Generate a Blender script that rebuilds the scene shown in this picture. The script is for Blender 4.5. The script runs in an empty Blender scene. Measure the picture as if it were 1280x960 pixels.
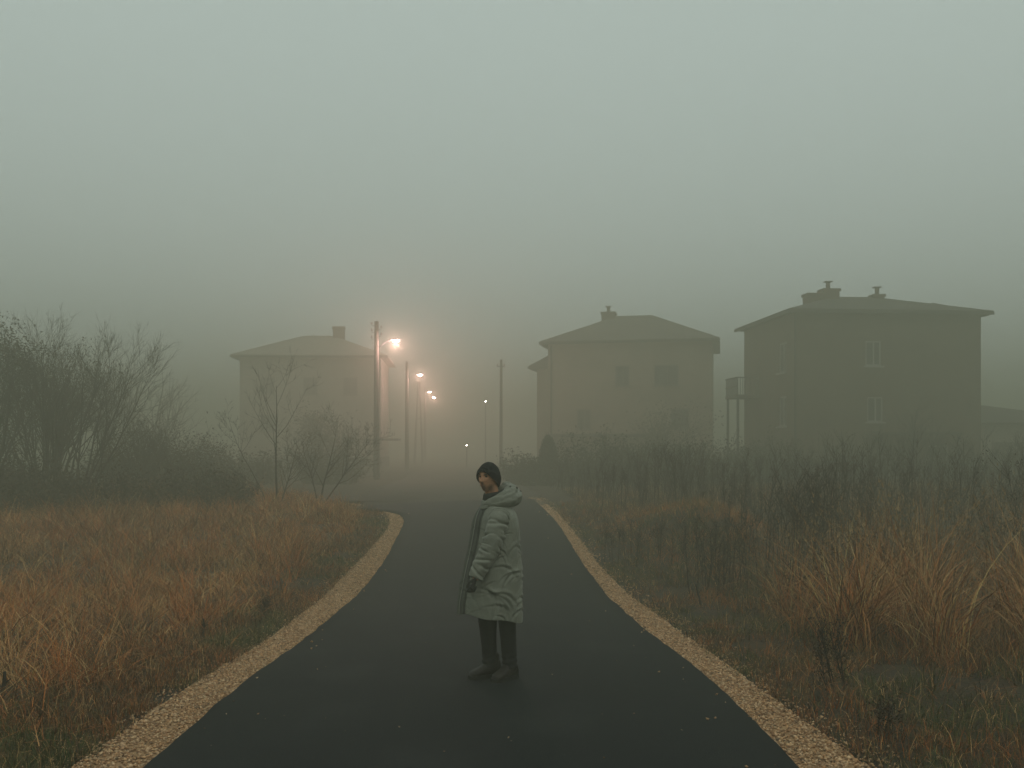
import bpy, bmesh, math
import numpy as np
from mathutils import Vector, Matrix

R = math.radians
rng = np.random.default_rng(11)
scene = bpy.context.scene
COL = scene.collection

# ------------------------------------------------------------------ camera, light, exposure
cam_d = bpy.data.cameras.new('camera')
cam_d.sensor_width = 36.0
cam_d.lens = 35.0
cam_d.shift_y = 0.0625
cam_d.clip_start = 0.05
cam_d.clip_end = 2000.0
cam = bpy.data.objects.new('camera', cam_d)
COL.objects.link(cam)
cam.location = (0.0, 0.0, 2.02)
cam.rotation_euler = (R(90), 0, 0)
scene.camera = cam

SUN_EL, SUN_ROT = R(62), R(150)
world = bpy.data.worlds.new('World')
scene.world = world
world.use_nodes = True
wn, wl = world.node_tree.nodes, world.node_tree.links
wn.clear()
sky = wn.new('ShaderNodeTexSky')
sky.sky_type = 'NISHITA'
sky.sun_disc = False
sky.sun_elevation = SUN_EL
sky.sun_rotation = SUN_ROT
sky.air_density = 1.0
sky.dust_density = 4.0
mix = wn.new('ShaderNodeMix')
mix.data_type = 'RGBA'
mix.inputs['Factor'].default_value = 0.93            # a closed cloud deck over the clear sky
mix.inputs['B'].default_value = (6.3, 7.4, 7.0, 1)
bg = wn.new('ShaderNodeBackground')
bg.inputs['Strength'].default_value = 0.1
wo = wn.new('ShaderNodeOutputWorld')
wl.new(sky.outputs[0], mix.inputs['A'])
wl.new(mix.outputs['Result'], bg.inputs['Color'])
wl.new(bg.outputs[0], wo.inputs['Surface'])

sun_d = bpy.data.lights.new('sun', 'SUN')
sun_d.energy = 0.5
sun_d.angle = R(40)
sun_d.color = (1.0, 0.97, 0.9)
sun = bpy.data.objects.new('sun', sun_d)
COL.objects.link(sun)
sun.location = (10, -20, 60)
sdir = Vector((math.sin(SUN_ROT) * math.cos(SUN_EL), math.cos(SUN_ROT) * math.cos(SUN_EL), math.sin(SUN_EL)))
sun.rotation_euler = sdir.to_track_quat('Z', 'Y').to_euler()

vs = scene.view_settings
vs.view_transform = 'Standard'
vs.look = 'None'
vs.gamma = 1.0
vs.use_curve_mapping = False
vs.exposure = -0.15
scene.render.engine = 'CYCLES'
cy = scene.cycles
cy.max_bounces = 5
cy.diffuse_bounces = 2
cy.glossy_bounces = 2
cy.transmission_bounces = 3
cy.volume_bounces = 2
cy.use_denoising = True
cy.sample_clamp_indirect = 4.0
HAZE_DENSITY = 0.0215
LAMP = (1.0, 0.59, 0.55)
LAMP_W = 2100.0

# ------------------------------------------------------------------ helpers
def tag(o, label=None, cat=None, group=None, kind=None):
    if label: o['label'] = label
    if cat: o['category'] = cat
    if group: o['group'] = group
    if kind: o['kind'] = kind
    return o

def empty(name, loc=(0, 0, 0), rz=0.0):
    o = bpy.data.objects.new(name, None)
    o.empty_display_size = 0.2
    COL.objects.link(o)
    o.location = loc
    o.rotation_euler = (0, 0, rz)
    return o

def link(name, me, mat, parent=None, smooth=False):
    o = bpy.data.objects.new(name, me)
    COL.objects.link(o)
    if mat is not None and len(me.materials) == 0:
        me.materials.append(mat)
    if smooth:
        me.polygons.foreach_set('use_smooth', np.ones(len(me.polygons), bool))
    if parent is not None:
        o.parent = parent
    return o

def np_mesh(name, V, F, col=None):
    """V (n,3), F (m,3) or (m,4); optional colour per vertex."""
    V = np.ascontiguousarray(V, np.float32)
    F = np.ascontiguousarray(F, np.int32)
    k = F.shape[1]
    me = bpy.data.meshes.new(name)
    me.vertices.add(len(V))
    me.vertices.foreach_set('co', V.ravel())
    me.loops.add(F.size)
    me.loops.foreach_set('vertex_index', F.ravel())
    me.polygons.add(len(F))
    me.polygons.foreach_set('loop_start', np.arange(0, F.size, k, dtype=np.int32))
    me.polygons.foreach_set('loop_total', np.full(len(F), k, np.int32))
    me.update(calc_edges=True)
    if col is not None:
        a = me.color_attributes.new('tint', 'FLOAT_COLOR', 'POINT')
        c = np.ones((len(V), 4), np.float32)
        c[:, :3] = col
        a.data.foreach_set('color', c.ravel())
    return me

class MB:
    """collects boxes, quads and tubes, then links them as one mesh"""
    def __init__(self):
        self.v, self.f = [], []
    def add(self, vs, fs):
        n = len(self.v)
        self.v += [tuple(v) for v in vs]
        self.f += [tuple(i + n for i in f) for f in fs]
        return self
    def box(self, x0, y0, z0, x1, y1, z1):
        v = [(x, y, z) for z in (z0, z1) for y in (y0, y1) for x in (x0, x1)]
        return self.add(v, [(0, 2, 3, 1), (4, 5, 7, 6), (0, 1, 5, 4), (2, 6, 7, 3), (0, 4, 6, 2), (1, 3, 7, 5)])
    def tube(self, pts, rad, n=8, cap=True):
        pts = [Vector(p) for p in pts]
        if not hasattr(rad, '__len__'): rad = [rad] * len(pts)
        vs, fs = [], []
        for i, p in enumerate(pts):
            t = (pts[min(i + 1, len(pts) - 1)] - pts[max(i - 1, 0)]).normalized()
            ref = Vector((0, 0, 1)) if abs(t.z) < .9 else Vector((1, 0, 0))
            u = t.cross(ref).normalized(); w = t.cross(u)
            for k in range(n):
                a = 2 * math.pi * k / n
                vs.append(p + (u * math.cos(a) + w * math.sin(a)) * rad[i])
        for i in range(len(pts) - 1):
            for k in range(n):
                fs.append((i * n + k, i * n + (k + 1) % n, (i + 1) * n + (k + 1) % n, (i + 1) * n + k))
        if cap:
            fs.append(tuple(range(n))[::-1]); fs.append(tuple(range((len(pts) - 1) * n, len(pts) * n)))
        return self.add(vs, fs)
    def build(self, name, mat, parent=None, smooth=False, bevel=0):
        me = bpy.data.meshes.new(name)
        me.from_pydata(self.v, [], self.f)
        me.validate(); me.update()
        bm = bmesh.new(); bm.from_mesh(me)
        bmesh.ops.recalc_face_normals(bm, faces=bm.faces)
        if bevel:
            bmesh.ops.bevel(bm, geom=bm.edges[:], offset=bevel, segments=1, affect='EDGES')
        bm.to_mesh(me); bm.free()
        return link(name, me, mat, parent, smooth)

def vnoise(x, y, seed=0):
    """smooth 2-D value noise, 0..1"""
    x = np.asarray(x, float); y = np.asarray(y, float)
    xi, yi = np.floor(x).astype(np.int64), np.floor(y).astype(np.int64)
    xf, yf = x - xi, y - yi
    def h(a, b):
        n = (a * 374761393 + b * 668265263 + seed * 974634777) & 0x7fffffff
        n = ((n ^ (n >> 13)) * 1274126177) & 0x7fffffff
        return ((n ^ (n >> 16)) & 0xffff) / 65535.0
    u, v = xf * xf * (3 - 2 * xf), yf * yf * (3 - 2 * yf)
    return (h(xi, yi) * (1 - u) + h(xi + 1, yi) * u) * (1 - v) + (h(xi, yi + 1) * (1 - u) + h(xi + 1, yi + 1) * u) * v

def fbm(x, y, seed=0, oct=4):
    s, a, t = 0, 1.0, 0
    for k in range(oct):
        s = s + a * vnoise(x * 2 ** k, y * 2 ** k, seed + k); t += a; a *= .5
    return s / t

# ------------------------------------------------------------------ materials
def mat(name, base, rough=.8, noise=None, bump=None, attr=False, spec=.3, coords='Object', metallic=0.0, sheen=0.0):
    """noise: list of (scale, detail, colour, low, high) mixed over base; bump: list of (scale, strength, distance)"""
    m = bpy.data.materials.new(name); m.use_nodes = True
    n, l = m.node_tree.nodes, m.node_tree.links
    b = n['Principled BSDF']
    b.inputs['Roughness'].default_value = rough
    b.inputs['Specular IOR Level'].default_value = spec
    b.inputs['Metallic'].default_value = metallic
    if sheen:
        b.inputs['Sheen Weight'].default_value = sheen
    tc = n.new('ShaderNodeTexCoord')
    if attr:
        a = n.new('ShaderNodeAttribute'); a.attribute_name = 'tint'
        cur = a.outputs['Color']
    else:
        rgb = n.new('ShaderNodeRGB'); rgb.outputs[0].default_value = (*base, 1)
        cur = rgb.outputs[0]
    for sc_, det, c, lo, hi in (noise or []):
        t = n.new('ShaderNodeTexNoise'); t.inputs['Scale'].default_value = sc_; t.inputs['Detail'].default_value = det
        l.new(tc.outputs[coords], t.inputs['Vector'])
        mr = n.new('ShaderNodeMapRange'); mr.inputs['From Min'].default_value = lo; mr.inputs['From Max'].default_value = hi
        l.new(t.outputs['Fac'], mr.inputs['Value'])
        mx = n.new('ShaderNodeMix'); mx.data_type = 'RGBA'
        l.new(mr.outputs['Result'], mx.inputs['Factor']); l.new(cur, mx.inputs['A'])
        mx.inputs['B'].default_value = (*c, 1)
        cur = mx.outputs['Result']
    l.new(cur, b.inputs['Base Color'])
    prev = None
    for sc_, st, dist in (bump or []):
        t = n.new('ShaderNodeTexNoise'); t.inputs['Scale'].default_value = sc_; t.inputs['Detail'].default_value = 4
        l.new(tc.outputs[coords], t.inputs['Vector'])
        bp = n.new('ShaderNodeBump'); bp.inputs['Strength'].default_value = st; bp.inputs['Distance'].default_value = dist
        l.new(t.outputs['Fac'], bp.inputs['Height'])
        if prev is not None: l.new(prev, bp.inputs['Normal'])
        prev = bp.outputs['Normal']
    if prev is not None: l.new(prev, b.inputs['Normal'])
    return m

def emit(name, c, s):
    m = bpy.data.materials.new(name); m.use_nodes = True
    b = m.node_tree.nodes['Principled BSDF']
    b.inputs['Base Color'].default_value = (*c, 1)
    b.inputs['Emission Color'].default_value = (*c, 1)
    b.inputs['Emission Strength'].default_value = s
    return m

M = {}
M['asphalt'] = mat('asphalt', (.0095, .0125, .0135), .75, [(1.1, 5, (.019, .022, .022), .52, .75), (.35, 3, (.010, .012, .012), .5, .7), (90, 2, (.05, .052, .05), .62, .8)],
                   [(140, .55, .006), (45, .3, .006)], spec=.1)
M['soil'] = mat('soil', (.028, .019, .011), .95, [(2.5, 6, (.055, .034, .017), .45, .65), (9, 4, (.022, .024, .010), .5, .7)], [(18, .6, .05)])
M['dirt'] = mat('dirt', (.05, .036, .024), .9, [(.5, 5, (.026, .022, .017), .42, .62), (6, 4, (.075, .052, .032), .5, .75)], [(25, .5, .03)])
M['gravel_bed'] = mat('gravel_bed', (.38, .225, .11), .9, [(40, 4, (.22, .125, .06), .45, .7), (3, 4, (.46, .285, .145), .5, .7)], [(60, .8, .02)])
M['stones'] = mat('stones', (0, 0, 0), .85, attr=True, bump=[(120, .3, .004)])
M['blade'] = mat('blade', (0, 0, 0), .75, attr=True, spec=.2)
M['bark'] = mat('bark', (.035, .028, .022), .9, [(14, 4, (.06, .05, .04), .45, .7)], [(40, .5, .01)])
M['twig'] = mat('twig', (.036, .028, .021), .9)
M['bark_sap'] = mat('bark_sap', (.03, .024, .02), .85, [(20, 3, (.05, .042, .035), .5, .7)])
M['concrete'] = mat('concrete', (.085, .075, .062), .9, [(3, 5, (.055, .048, .04), .45, .7)], [(50, .3, .005)])
M['metal'] = mat('metal', (.12, .125, .125), .55, [(6, 4, (.08, .075, .07), .5, .7)], metallic=.6)
M['porcelain'] = mat('porcelain', (.22, .12, .08), .35)
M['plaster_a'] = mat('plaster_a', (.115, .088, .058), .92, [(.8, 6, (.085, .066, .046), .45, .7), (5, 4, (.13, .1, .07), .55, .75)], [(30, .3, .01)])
M['plaster_b'] = mat('plaster_b', (.26, .205, .15), .92, [(.7, 6, (.20, .16, .12), .45, .7), (5, 4, (.28, .225, .165), .55, .75)], [(30, .3, .01)])  # middle house plaster, lightened in colour to add fog paleness
M['plaster_c'] = mat('plaster_c', (.30, .26, .21), .92, [(.7, 6, (.24, .21, .17), .45, .7)], [(30, .3, .01)])  # haze painted in: pale enough that the left house merges with the fog
M['plinth'] = mat('plinth', (.10, .092, .078), .95, [(2, 5, (.07, .064, .055), .45, .7)], [(25, .4, .02)])
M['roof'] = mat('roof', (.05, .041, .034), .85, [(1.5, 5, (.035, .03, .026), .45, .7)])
M['fog_pale_roof'] = mat('fog_pale_roof', (.24, .21, .17), .85, [(1.5, 5, (.20, .17, .14), .45, .7)])  # left house roof, fog veil put into the colour
M['fog_mid_roof'] = mat('fog_mid_roof', (.10, .082, .066), .85, [(1.5, 5, (.075, .062, .052), .45, .7)])  # roof colour raised towards the fog tone for the middle house
M['fascia'] = mat('fascia', (.05, .045, .038), .8)
M['brick'] = mat('brick', (.11, .06, .042), .9, [(8, 4, (.075, .045, .034), .45, .7)], [(30, .4, .01)])
M['white_frame'] = mat('white_frame', (.30, .30, .27), .5)
M['grey_frame'] = mat('grey_frame', (.13, .12, .10), .6)
M['pane'] = mat('pane', (.045, .045, .042), .3, spec=.4)
M['door'] = mat('door', (.06, .04, .028), .6)
M['dark_metal'] = mat('dark_metal', (.045, .045, .043), .6)
M['bulb'] = emit('bulb', (1.0, .74, .74), 200.0)
M['bulb_far'] = emit('bulb_far', (1.0, .86, .7), 90.0)

# ------------------------------------------------------------------ the lie of the land
PY = [-320, 0, 6.1, 8.6, 12, 16, 20, 24, 28, 32, 40, 60, 320]
PZ = [.1, .08, .05, 0, -.19, -.33, -.22, .0, .18, .25, .27, .2, .2]
_yy = np.linspace(-320, 320, 12801)
_zz = np.interp(_yy, PY, PZ)
_k = np.hanning(81); _k /= _k.sum()
_zz = np.convolve(np.pad(_zz, 40, mode='edge'), _k, 'valid')
prof = lambda y: np.interp(y, _yy, _zz)
def smooth_line(P):
    P = np.array(P); y = np.linspace(P[0, 1], P[-1, 1], 1200); x = np.interp(y, P[:, 1], P[:, 0])
    k = np.hanning(61); k /= k.sum()
    xs = np.convolve(np.pad(x, 30, mode='reflect', reflect_type='odd'), k, 'valid')
    return lambda q: np.interp(q, y, xs)
road_l = smooth_line([(-2.25, -14), (-2.27, 6), (-2.30, 8), (-2.33, 10.5), (-2.43, 14.5), (-2.48, 18), (-2.56, 20.5), (-2.68, 23.7), (-2.80, 26.0), (-2.98, 27.6), (-3.46, 29.6), (-4.3, 31.2), (-5.6, 32.6)])
grav_l = smooth_line([(-2.74, -14), (-2.76, 6), (-2.77, 8), (-2.78, 10.8), (-2.92, 14), (-3.02, 17), (-3.07, 20), (-3.05, 22.6), (-3.08, 24.6), (-3.24, 26.4), (-3.6, 28.5), (-4.2, 30.3), (-5.0, 31.4), (-6, 32.6)])
road_r = smooth_line([(1.80, -14), (1.77, 6), (1.74, 8.8), (1.58, 13), (1.43, 18), (1.18, 25.5), (.9, 30), (.66, 34.3), (.5, 37)])
grav_r = smooth_line([(2.30, -14), (2.25, 6), (2.12, 8), (2.06, 11), (2.02, 13), (1.88, 15.7), (1.70, 19.3), (1.50, 24), (1.22, 30), (.96, 34.3), (.8, 37)])
def off_l(x, y): return grav_l(np.clip(y, -14, 32.6)) - x          # metres beyond the left verge
def off_r(x, y): return x - grav_r(np.clip(y, -14, 37))
def ground(x, y):
    x = np.asarray(x, float); y = np.asarray(y, float)
    o = np.maximum(off_l(x, y), off_r(x, y))
    s = np.clip(o / 2.5, 0, 1)
    z = prof(y) - .055 + s * (.05 + .22 * (fbm(x * .35, y * .35, 5, 3) - .5))
    z = z + .75 * np.exp(-(((x - 4.3) / 1.5) ** 2 + ((y - 22.5) / 3.2) ** 2)) * np.clip(o / .7, 0, 1)
    z = z + np.clip((np.abs(x) - 6) / 30, 0, 1) * .25
    return z

def axis(lo, hi, fine_lo, fine_hi, step, grow=1.16):
    a = list(np.arange(fine_lo, fine_hi + 1e-6, step))
    s = step
    while a[-1] < hi: s *= grow; a.append(min(a[-1] + s, hi))
    s = step
    while a[0] > lo: s *= grow; a.insert(0, max(a[0] - s, lo))
    return np.array(a)

gx, gy = axis(-300, 300, -20, 22, .35), axis(-300, 300, 0, 42, .35)
X, Y = np.meshgrid(gx, gy)
V = np.stack([X, Y, ground(X, Y)], -1).reshape(-1, 3)
nx, ny = len(gx), len(gy)
I = (np.arange(ny - 1)[:, None] * nx + np.arange(nx - 1)[None]).ravel()
tag(link('ground', np_mesh('ground', V, np.stack([I, I + 1, I + 1 + nx, I + nx], 1)), M['soil'], smooth=True), kind='structure')

def strip(name, ys, left, right, lift, material, n=13, edge=0.0, wob=0.0, crown=0.0, skew=0.0):
    """a sheet between two lines with its edges turned down"""
    L, Rr = left(ys), right(ys)
    if wob:
        L = L + wob * (fbm(ys * 2.2, ys * 0, 71) - .5); Rr = Rr + wob * (fbm(ys * 2.2, ys * 0 + 9, 72) - .5)
    t = np.linspace(0, 1, n)
    X = L[:, None] * (1 - t) + Rr[:, None] * t
    Y = np.repeat(ys[:, None], n, 1)
    if skew:
        f_ = np.clip((ys - 25) / (ys[-1] - 25), 0, 1)[:, None] ** 2
        Y = Y + f_ * (skew * (t[None] - .75) + .5 * (fbm(t * 6, t * 0, 44)[None] - .5))
    Z = prof(Y) + lift + crown * (1 - (2 * t - 1) ** 2)[None]
    if edge:
        X = np.concatenate([X[:, :1] - edge * .5, X, X[:, -1:] + edge * .5], 1)
        Y = np.concatenate([Y[:, :1], Y, Y[:, -1:]], 1)
        Z = np.concatenate([Z[:, :1] - edge, Z, Z[:, -1:] - edge], 1)
    m = X.shape[1]
    V = np.stack([X, Y, Z], -1).reshape(-1, 3)
    I = (np.arange(len(ys) - 1)[:, None] * m + np.arange(m - 1)[None]).ravel()
    return tag(link(name, np_mesh(name, V, np.stack([I, I + 1, I + 1 + m, I + m], 1)), material, smooth=True), kind='structure')

strip('road', np.arange(-14, 33.4, .12), lambda y: road_l(np.minimum(y, 32.6)), road_r, .012, M['asphalt'], 15, edge=.06, wob=.045, crown=.03, skew=4.5)
strip('gravel_verge_left', np.arange(-14, 32.4, .2), grav_l, lambda y: road_l(y) + .12, -.03, M['gravel_bed'], 5, edge=.06, wob=.14)
strip('gravel_verge_right', np.arange(-14, 36.5, .2), lambda y: road_r(y) - .12, grav_r, -.03, M['gravel_bed'], 5, edge=.06, wob=.14)
# the unpaved street the new path runs into
cx = lambda y: np.interp(y, [31, 36, 60, 120, 300], [-1.6, -1.9, -3.2, -6.2, -14])
strip('dirt_road', np.arange(31.2, 299, 1.0), lambda y: cx(y) - np.interp(y, [31, 36, 60], [3.0, 3.6, 3.4]), lambda y: cx(y) + np.interp(y, [31, 36, 60], [2.5, 2.9, 3.4]), .004 - .008, M['dirt'], 9, edge=.05, wob=.8)
xs = np.arange(-90, -3.0, .5)
yc = 35.5 + .05 * np.abs(xs)
t = np.linspace(-1, 1, 7)
hw = np.interp(xs, [-90, -12, -3], [2.2, 2.3, 3.0])
X = np.repeat(xs[:, None], 7, 1); Y = yc[:, None] + t[None] * hw[:, None]
V = np.stack([X, Y, np.maximum(prof(Y), ground(X, Y)) + .02], -1).reshape(-1, 3)
I = (np.arange(len(xs) - 1)[:, None] * 7 + np.arange(6)[None]).ravel()
tag(link('side_track', np_mesh('side_track', V, np.stack([I, I + 7, I + 8, I + 1], 1)), M['dirt'], smooth=True), kind='structure')

# ------------------------------------------------------------------ loose stones
def stones(n, pos, size, colors, flat=.65):
    o = np.array([[1, 0, 0], [-1, 0, 0], [0, 1, 0], [0, -1, 0], [0, 0, 1], [0, 0, -1]], float)
    F = np.array([[0, 2, 4], [2, 1, 4], [1, 3, 4], [3, 0, 4], [2, 0, 5], [1, 2, 5], [3, 1, 5], [0, 3, 5]])
    P = o[None] * (1 + rng.uniform(-.35, .35, (n, 6, 1))) + rng.normal(0, .16, (n, 6, 3))
    P[..., 2] *= flat
    a = rng.uniform(0, 6.283, n); c, s = np.cos(a)[:, None], np.sin(a)[:, None]
    tl = rng.normal(0, .35, n); ct, st = np.cos(tl)[:, None], np.sin(tl)[:, None]
    x, y, z = P[..., 0], P[..., 1], P[..., 2]
    y, z = y * ct - z * st, y * st + z * ct
    P = np.stack([x * c - y * s, x * s + y * c, z], -1) * size[:, None, None] + pos[:, None]
    return P.reshape(-1, 3), (F[None] + 6 * np.arange(n)[:, None, None]).reshape(-1, 3), np.repeat(colors, 6, 0)

def stone_cols(n):
    base = np.array([[.62, .37, .19], [.52, .29, .14], [.68, .46, .27], [.40, .22, .11], [.56, .36, .21]])
    c = base[rng.integers(0, 5, n)] * rng.uniform(.65, 1.1, (n, 1))
    d = rng.random(n) < .08
    c[d] *= .35
    return c

for nm, L, Rr, lo, hi, outer in (('gravel_left', grav_l, road_l, 4.5, 32, -1), ('gravel_right', road_r, grav_r, 4.5, 36, 1)):
    n = 19000
    u = rng.random(n)
    y = lo * (hi / lo) ** u                       # denser towards the viewer, where single stones show
    t = rng.random(n)
    x = L(y) * (1 - t) + Rr(y) * t
    spill = rng.random(n) < .10
    so = np.abs(rng.normal(0, .16, n))
    x = np.where(spill, (grav_l(y) if outer < 0 else grav_r(y)) + outer * so, x)
    crumb = rng.random(n) < .0013
    x = np.where(crumb & ~spill, (road_l(y) if outer < 0 else road_r(y)) - outer * np.abs(rng.normal(0, .22, n)), x)
    size = rng.uniform(.005, .0125, n) * (1 + .04 * (y - 4.5)) * np.where(rng.random(n) < .1, 1.5, 1)
    z = np.where(spill, np.maximum(ground(x, y), prof(y) - .05) + .012, np.where(crumb, prof(y) + .03, prof(y) - .026 + .3 * size))
    V, F, c = stones(n, np.stack([x, y, z], 1), size, stone_cols(n))
    o = link(nm, np_mesh(nm, V, F, c), M['stones'])
    tag(o, 'tan crushed stone along the %s edge of the asphalt' % ('left' if outer < 0 else 'right'), 'gravel', kind='stuff')

# crumbs and leaf bits on the asphalt
n = 90
y = 5 + 20 * rng.random(n) ** 1.6
tt = rng.random(n)
x = road_l(y) * (1 - tt) + road_r(y) * tt
V, F, c = stones(n, np.stack([x, y, prof(y) + .012 + .03 * (1 - (2 * tt - 1) ** 2) + .003], 1), rng.uniform(.004, .013, n), stone_cols(n) * .6, .3)
tag(link('road_litter', np_mesh('road_litter', V, F, c), M['stones']), 'sparse crumbs of stone and leaf on the asphalt', 'debris', kind='stuff')

# ------------------------------------------------------------------ grass
class Blades:
    def __init__(self): self.V, self.F, self.C, self.n = [], [], [], 0
    def add(self, base, length, theta, kappa, phi, width, col, nseg=3):
        """ribbons that start at angle theta from the vertical and bend by kappa in all, leaning towards phi"""
        n = len(base)
        d = np.stack([np.cos(phi), np.sin(phi), 0 * phi], 1)
        tw = phi + math.pi / 2 + rng.normal(0, .7, n)
        side = np.stack([np.cos(tw), np.sin(tw), 0 * tw], 1)
        p = base.copy(); th = theta.copy()
        rows = []
        for s in range(nseg + 1):
            w = width * (1 - (s / nseg) ** 1.6) * .5
            if s < nseg:
                rows += [p - side * w[:, None], p + side * w[:, None]]
            else:
                rows.append(p)
            p = p + (length / nseg)[:, None] * (np.sin(th)[:, None] * d + np.cos(th)[:, None] * np.array([0, 0, 1.0]))
            th = th + kappa / nseg
        m = 2 * nseg + 1
        self.V.append(np.stack(rows, 1).reshape(-1, 3))
        f = []
        for s in range(nseg - 1):
            a = 2 * s
            f += [[a, a + 1, a + 3], [a, a + 3, a + 2]]
        f.append([m - 3, m - 2, m - 1])
        F = (np.array(f)[None] + m * np.arange(n)[:, None, None]).reshape(-1, 3) + self.n
        self.F.append(F); self.C.append(np.repeat(col, m, 0)); self.n += n * m
    def mesh(self, name):
        return np_mesh(name, np.concatenate(self.V), np.concatenate(self.F), np.concatenate(self.C))

RUST = np.array([.43, .14, .032]); TAN = np.array([.46, .235, .085]); STRAW = np.array([.62, .38, .16])
UMBER = np.array([.15, .075, .03]); OLIVE = np.array([.10, .09, .03]); GREEN = np.array([.05, .07, .018]); DARK = np.array([.035, .024, .014])

def in_view(x, y, pad=1.5): return (np.abs(x) < .53 * y + pad) & (y > 4.2)

def tufts(B, cx_, cy_, nb, rad, length, col, spread=.5, bend=1.1, width=.006, jitter=.35, nseg=3, lean=None):
    """nb blades round every tuft centre, leaning outwards"""
    n = len(cx_)
    ti = np.repeat(np.arange(n), nb)
    N = len(ti)
    a = rng.uniform(0, 6.283, N); r = rad[ti] * np.sqrt(rng.random(N))
    x, y = cx_[ti] + r * np.cos(a), cy_[ti] + r * np.sin(a)
    base = np.stack([x, y, ground(x, y) - .02], 1)
    L = length[ti] * rng.uniform(.45, 1.15, N)
    tl = rng.uniform(0, 6.283, n) if lean is None else lean
    ph = np.where(rng.random(N) < .55, a, tl[ti] + rng.normal(0, .6, N))
    th = np.abs(rng.normal(.12, .28, N)) + spread * (r / np.maximum(rad[ti], 1e-3)) * rng.random(N)
    ka = np.abs(rng.normal(bend, bend * .55, N))
    c = col[ti] * rng.uniform(1 - jitter, 1 + jitter, (N, 1)) * rng.normal(1, .06, (N, 3))
    mixs = rng.random(N) < .10
    c[mixs] = STRAW * rng.uniform(.6, 1.1, (mixs.sum(), 1))
    w = width * rng.uniform(.6, 1.35, N) * (1 + .05 * np.maximum(y - 8, 0))
    B.add(base, L, th, ka, ph, w, np.clip(c, .005, .7), nseg)

def scatter(n, x0, x1, y0, y1, power=1.0):
    y = y0 + (y1 - y0) * rng.random(n) ** power
    x = x0 + (x1 - x0) * rng.random(n)
    return x, y

def pick(cols, w, n):
    return np.array(cols)[rng.choice(len(cols), n, p=np.array(w) / sum(w))]

# left meadow: matted rust-brown dry grass
B = Blades()
x, y = scatter(12500, -22, -2.7, 4.2, 36, 1.15)
o = off_l(x, y)
patch = fbm(x * 1.0, y * 1.0, 21, 3)
k = in_view(x, y) & (o > .55 + .9 * (fbm(y * .9, x * .3, 31) - .3)) & (patch > .43) & ~((y > 32.3) & (x > -7))
x, y, o, patch = x[k], y[k], o[k], patch[k]
n = len(x)
hgt = np.clip(.28 + .36 * np.clip(o / 2.2, 0, 1), .2, .7) * np.clip(3.2 * (fbm(x * .9, y * .9, 40, 3) - .22), .3, 1.7)
col = pick([RUST, TAN, UMBER, STRAW, OLIVE], [.44, .13, .36, .03, .04], n)
g = (y < 8.2) & (o < 2.6) & (rng.random(n) < .45)
col[g] = pick([OLIVE * 1.5, GREEN * 1.5], [.6, .4], g.sum())
tufts(B, x, y, rng.integers(14, 24, n), rng.uniform(.12, .26, n), hgt, col, .9, 1.7, .0068)
x, y = scatter(1100, -20, -3.6, 4.6, 33, 1.1)                  # taller clumps standing out of the mat
k = in_view(x, y) & (off_l(x, y) > 1.0) & (fbm(x * .7, y * .7, 23) > .5)
x, y = x[k], y[k]; n = len(x)
tufts(B, x, y, rng.integers(34, 60, n), rng.uniform(.12, .3, n), rng.uniform(.6, 1.0, n), pick([RUST, TAN, STRAW * .8, UMBER], [.45, .25, .1, .2], n), .5, 1.6, .0066, nseg=4)
# thatch lying flat
x, y = scatter(26000, -20, -2.7, 4.2, 30, 1.3)
k = in_view(x, y) & (off_l(x, y) > .25)
x, y = x[k], y[k]; n = len(x)
B.add(np.stack([x, y, ground(x, y) + rng.uniform(0, .12, n)], 1), rng.uniform(.15, .5, n), rng.uniform(1.1, 1.7, n), rng.normal(.1, .4, n), rng.uniform(0, 6.283, n), rng.uniform(.004, .008, n) * (1 + .04 * np.maximum(y - 8, 0)),
      pick([RUST, TAN, UMBER, OLIVE], [.4, .2, .3, .1], n) * rng.uniform(.6, 1.2, (n, 1)), 2)
x, y = scatter(15000, -20, -2.9, 4.2, 30, 1.3)
k = in_view(x, y) & (off_l(x, y) > .7) & (fbm(x * 1.0, y * 1.0, 21, 3) > .40)
x, y = x[k], y[k]; n = len(x)
B.add(np.stack([x, y, ground(x, y) + rng.uniform(0, .3, n)], 1), rng.uniform(.3, .8, n), rng.uniform(.5, 1.3, n), rng.uniform(.3, 1.5, n), rng.uniform(0, 6.283, n), rng.uniform(.004, .008, n) * (1 + .05 * np.maximum(y - 8, 0)),
      pick([RUST, TAN, STRAW, UMBER], [.35, .3, .2, .15], n) * rng.uniform(.6, 1.15, (n, 1)), 4)
tag(link('dry_meadow_grass', B.mesh('dry_meadow_grass'), M['blade']), 'matted rust brown dry grass covering the field left of the path', 'grass', kind='stuff')

# low damp turf along both edges
B = Blades()
for sgn in (-1, 1):
    n = 10000
    y = 4.3 * (33 / 4.3) ** rng.random(n)
    wd = 1.1 if sgn < 0 else 3.2
    e = rng.random(n) ** 1.3 * wd
    x = (grav_l(np.minimum(y, 32.4)) - .02 - e) if sgn < 0 else (grav_r(np.minimum(y, 36)) + .02 + e)
    k = in_view(x, y) & (fbm(x * 1.1, y * 1.1, 55) > .36) & ~((y > 31.5) & (x < 0))
    x, y, e = x[k], y[k], e[k]; n = len(x)
    gp = fbm(x * .8, y * .8, 60)
    col = np.where((gp > .52)[:, None], pick([GREEN, OLIVE, UMBER], [.5, .35, .15], n), pick([UMBER, DARK, RUST * .8, OLIVE], [.4, .25, .25, .1], n))
    tufts(B, x, y, rng.integers(5, 9, n), rng.uniform(.05, .13, n), rng.uniform(.06, .2, n) * (1 + .5 * e), col, .7, 1.2, .0052, nseg=2)
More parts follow.
